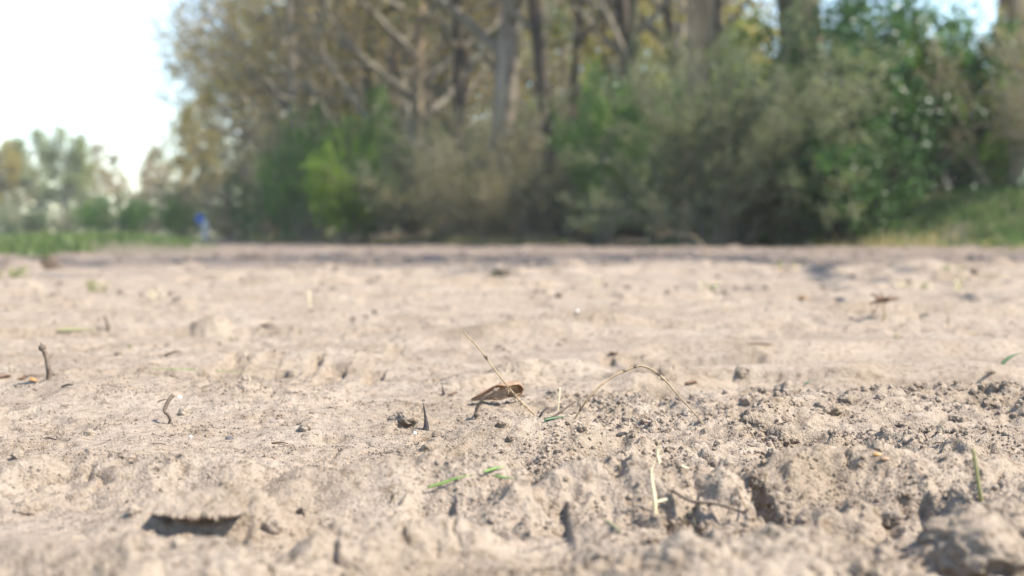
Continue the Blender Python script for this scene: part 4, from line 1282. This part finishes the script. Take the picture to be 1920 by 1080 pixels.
# grass tufts, each a thing with its blades
def tuft(px, py, n, hpx, wpx, mat, label, seed, spreadpx=10, lean=.8, extra=None):
    b = hit(px, py); k = b[1] / FPX
    root = thing('grass_tuft', b, label, 'grass tuft')
    rg = random.Random(seed)
    for q in range(n):
        x = rg.uniform(-1, 1) * spreadpx * k; y = rg.uniform(-1, 1) * spreadpx * k
        h = hpx * k * rg.uniform(.55, 1.05); an = rg.uniform(0, 6.28); l = h * rg.uniform(.1, lean)
        p = Vector((x, y, -h * .12)); d = Vector((math.cos(an), math.sin(an), 0))
        mt = extra if extra and rg.random() < .4 else mat
        blade(root, smooth_line([p, p + Vector((0, 0, h * .55)) + d * l * .25, p + Vector((0, 0, h * .9)) + d * l * .7, p + Vector((0, 0, h * .95)) + d * l * 1.2], 2), wpx * .55 * k * rg.uniform(.7, 1.2), mt, 'blade')
tuft(190, 548, 12, 30, 5, 'grass_tuft', 'yellow-green grass tuft far back at left', 1, 22, 1.0, 'straw')
tuft(292, 563, 7, 26, 4, 'straw', 'withered grass tuft right of the yellow-green one at left', 2, 10, .8, 'stalk_dark')
tuft(20, 522, 16, 22, 6, 'grass_tuft', 'green grass patch at the left border', 3, 34, 1.2)
tuft(938, 520, 16, 14, 8, 'stalk_dark', 'dark low weed tuft in the far middle', 4, 16, 1.4, 'grass_tuft')
tuft(1122, 536, 4, 26, 4, 'straw', 'few yellow dry blades in the far middle', 5, 8, .8)
tuft(1332, 545, 9, 20, 6, 'straw', 'yellowish low grass tuft right of centre, far back', 6, 22, 1.3, 'grass_tuft')
tuft(1722, 542, 12, 16, 6, 'grass_tuft', 'flat yellow-green grass tuft far back at right', 7, 36, 1.5, 'straw')
tuft(1805, 548, 7, 34, 5, 'straw', 'taller pale grass tuft right of the flat yellow-green one', 8, 12, .9, 'grass_tuft')
tuft(240, 655, 4, 9, 5, 'grass_tuft', 'tiny yellow-green sprout on the pale ground at left', 9, 8, 1.2)
tuft(1678, 634, 3, 9, 5, 'grass_tuft', 'tiny light green sprout on the pale ground at right', 10, 5, 1.2)
tuft(1640, 592, 3, 14, 5, 'stalk_dark', 'small dark sprout left of the dried flower head', 11, 5, .8)
tuft(440, 640, 3, 10, 4, 'grass_tuft', 'faint green sprout on the pale ground left of centre', 12, 12, 1.4)
tuft(1790, 510, 8, 14, 6, 'grass_tuft', 'green weed patch in the shade before the bank, right', 13, 26, 1.3)
tuft(1480, 508, 8, 12, 6, 'grass_tuft', 'faint green weed patch in the shade, right of centre', 14, 26, 1.3)
tuft(740, 945, 7, 26, 5, simple_mat('brown_grass', [(.3, (.14, .10, .05)), (.7, (.24, .19, .09))], 90, .6, .3), 'withered grass stub sticking out of the soil left of the green blades', 15, 16, 1.3, 'stalk_dark')
tuft(1295, 985, 9, 30, 5, simple_mat('olive_grass', [(.3, (.10, .095, .05)), (.7, (.19, .17, .09))], 90, .6, .3), 'dark blurred moss-like tuft below the dry bent twig', 16, 20, 1.2, 'stalk_dark')

# little woody scraps that nothing tells apart
rg = random.Random(21)
for q in range(46):
    px, py = rg.uniform(0, 1920), rg.choice([rg.uniform(725, 860), rg.uniform(560, 730)])
    b = hit(px, py); l = rg.uniform(.003, .008) * (1 if py > 725 else 2); an = rg.uniform(0, 6.28)
    r = l * rg.uniform(.05, .12)
    mb = MB(); d = Vector((math.cos(an), math.sin(an), rg.uniform(-.1, .35)))
    mb.tube([d * -l, d * -l * .3 + Vector((0, 0, r)), d * l * .4 + Vector((0, 0, r * 1.5)), d * l], [r, r * 1.2, r, r * .5], 5, .15, rg)
    o = link('woody_scrap', mb.mesh('woody_scrap', rg.choice(['stalk_dark', 'char', 'stalk_dark', 'deadleaf_dark'])),
             label='tiny dark woody scrap lying on the sand', cat='twig scrap', group='woody scraps strewn over the sand', loc=(b[0], b[1], b[2] + r * 1.2))

# ------------------------------------------------------------------ haze in the air
def haze_box():
    x0, x1, y0, y1, z0, z1 = -170, 90, -30, 190, -2.0, 24.0
    V = [(x, y, z) for z in (z0, z1) for y in (y0, y1) for x in (x0, x1)]
    F = [(0, 2, 3, 1), (4, 5, 7, 6), (0, 1, 5, 4), (2, 6, 7, 3), (0, 4, 6, 2), (1, 3, 7, 5)]
    m = bpy.data.materials.new('haze')
    m.use_nodes = True
    nt = m.node_tree
    nt.nodes.remove(nt.nodes['Principled BSDF'])
    v = nt.nodes.new('ShaderNodeVolumePrincipled')
    v.inputs['Color'].default_value = (.93, .95, 1.0, 1)
    v.inputs['Density'].default_value = HAZE
    v.inputs['Anisotropy'].default_value = .3
    nt.links.new(v.outputs[0], nt.nodes['Material Output'].inputs['Volume'])
    link('haze', mesh_from('haze', V, F, m, False), kind='stuff', label='thin pale spring haze in the air over the field', cat='haze')
HAZE = .0009
haze_box()
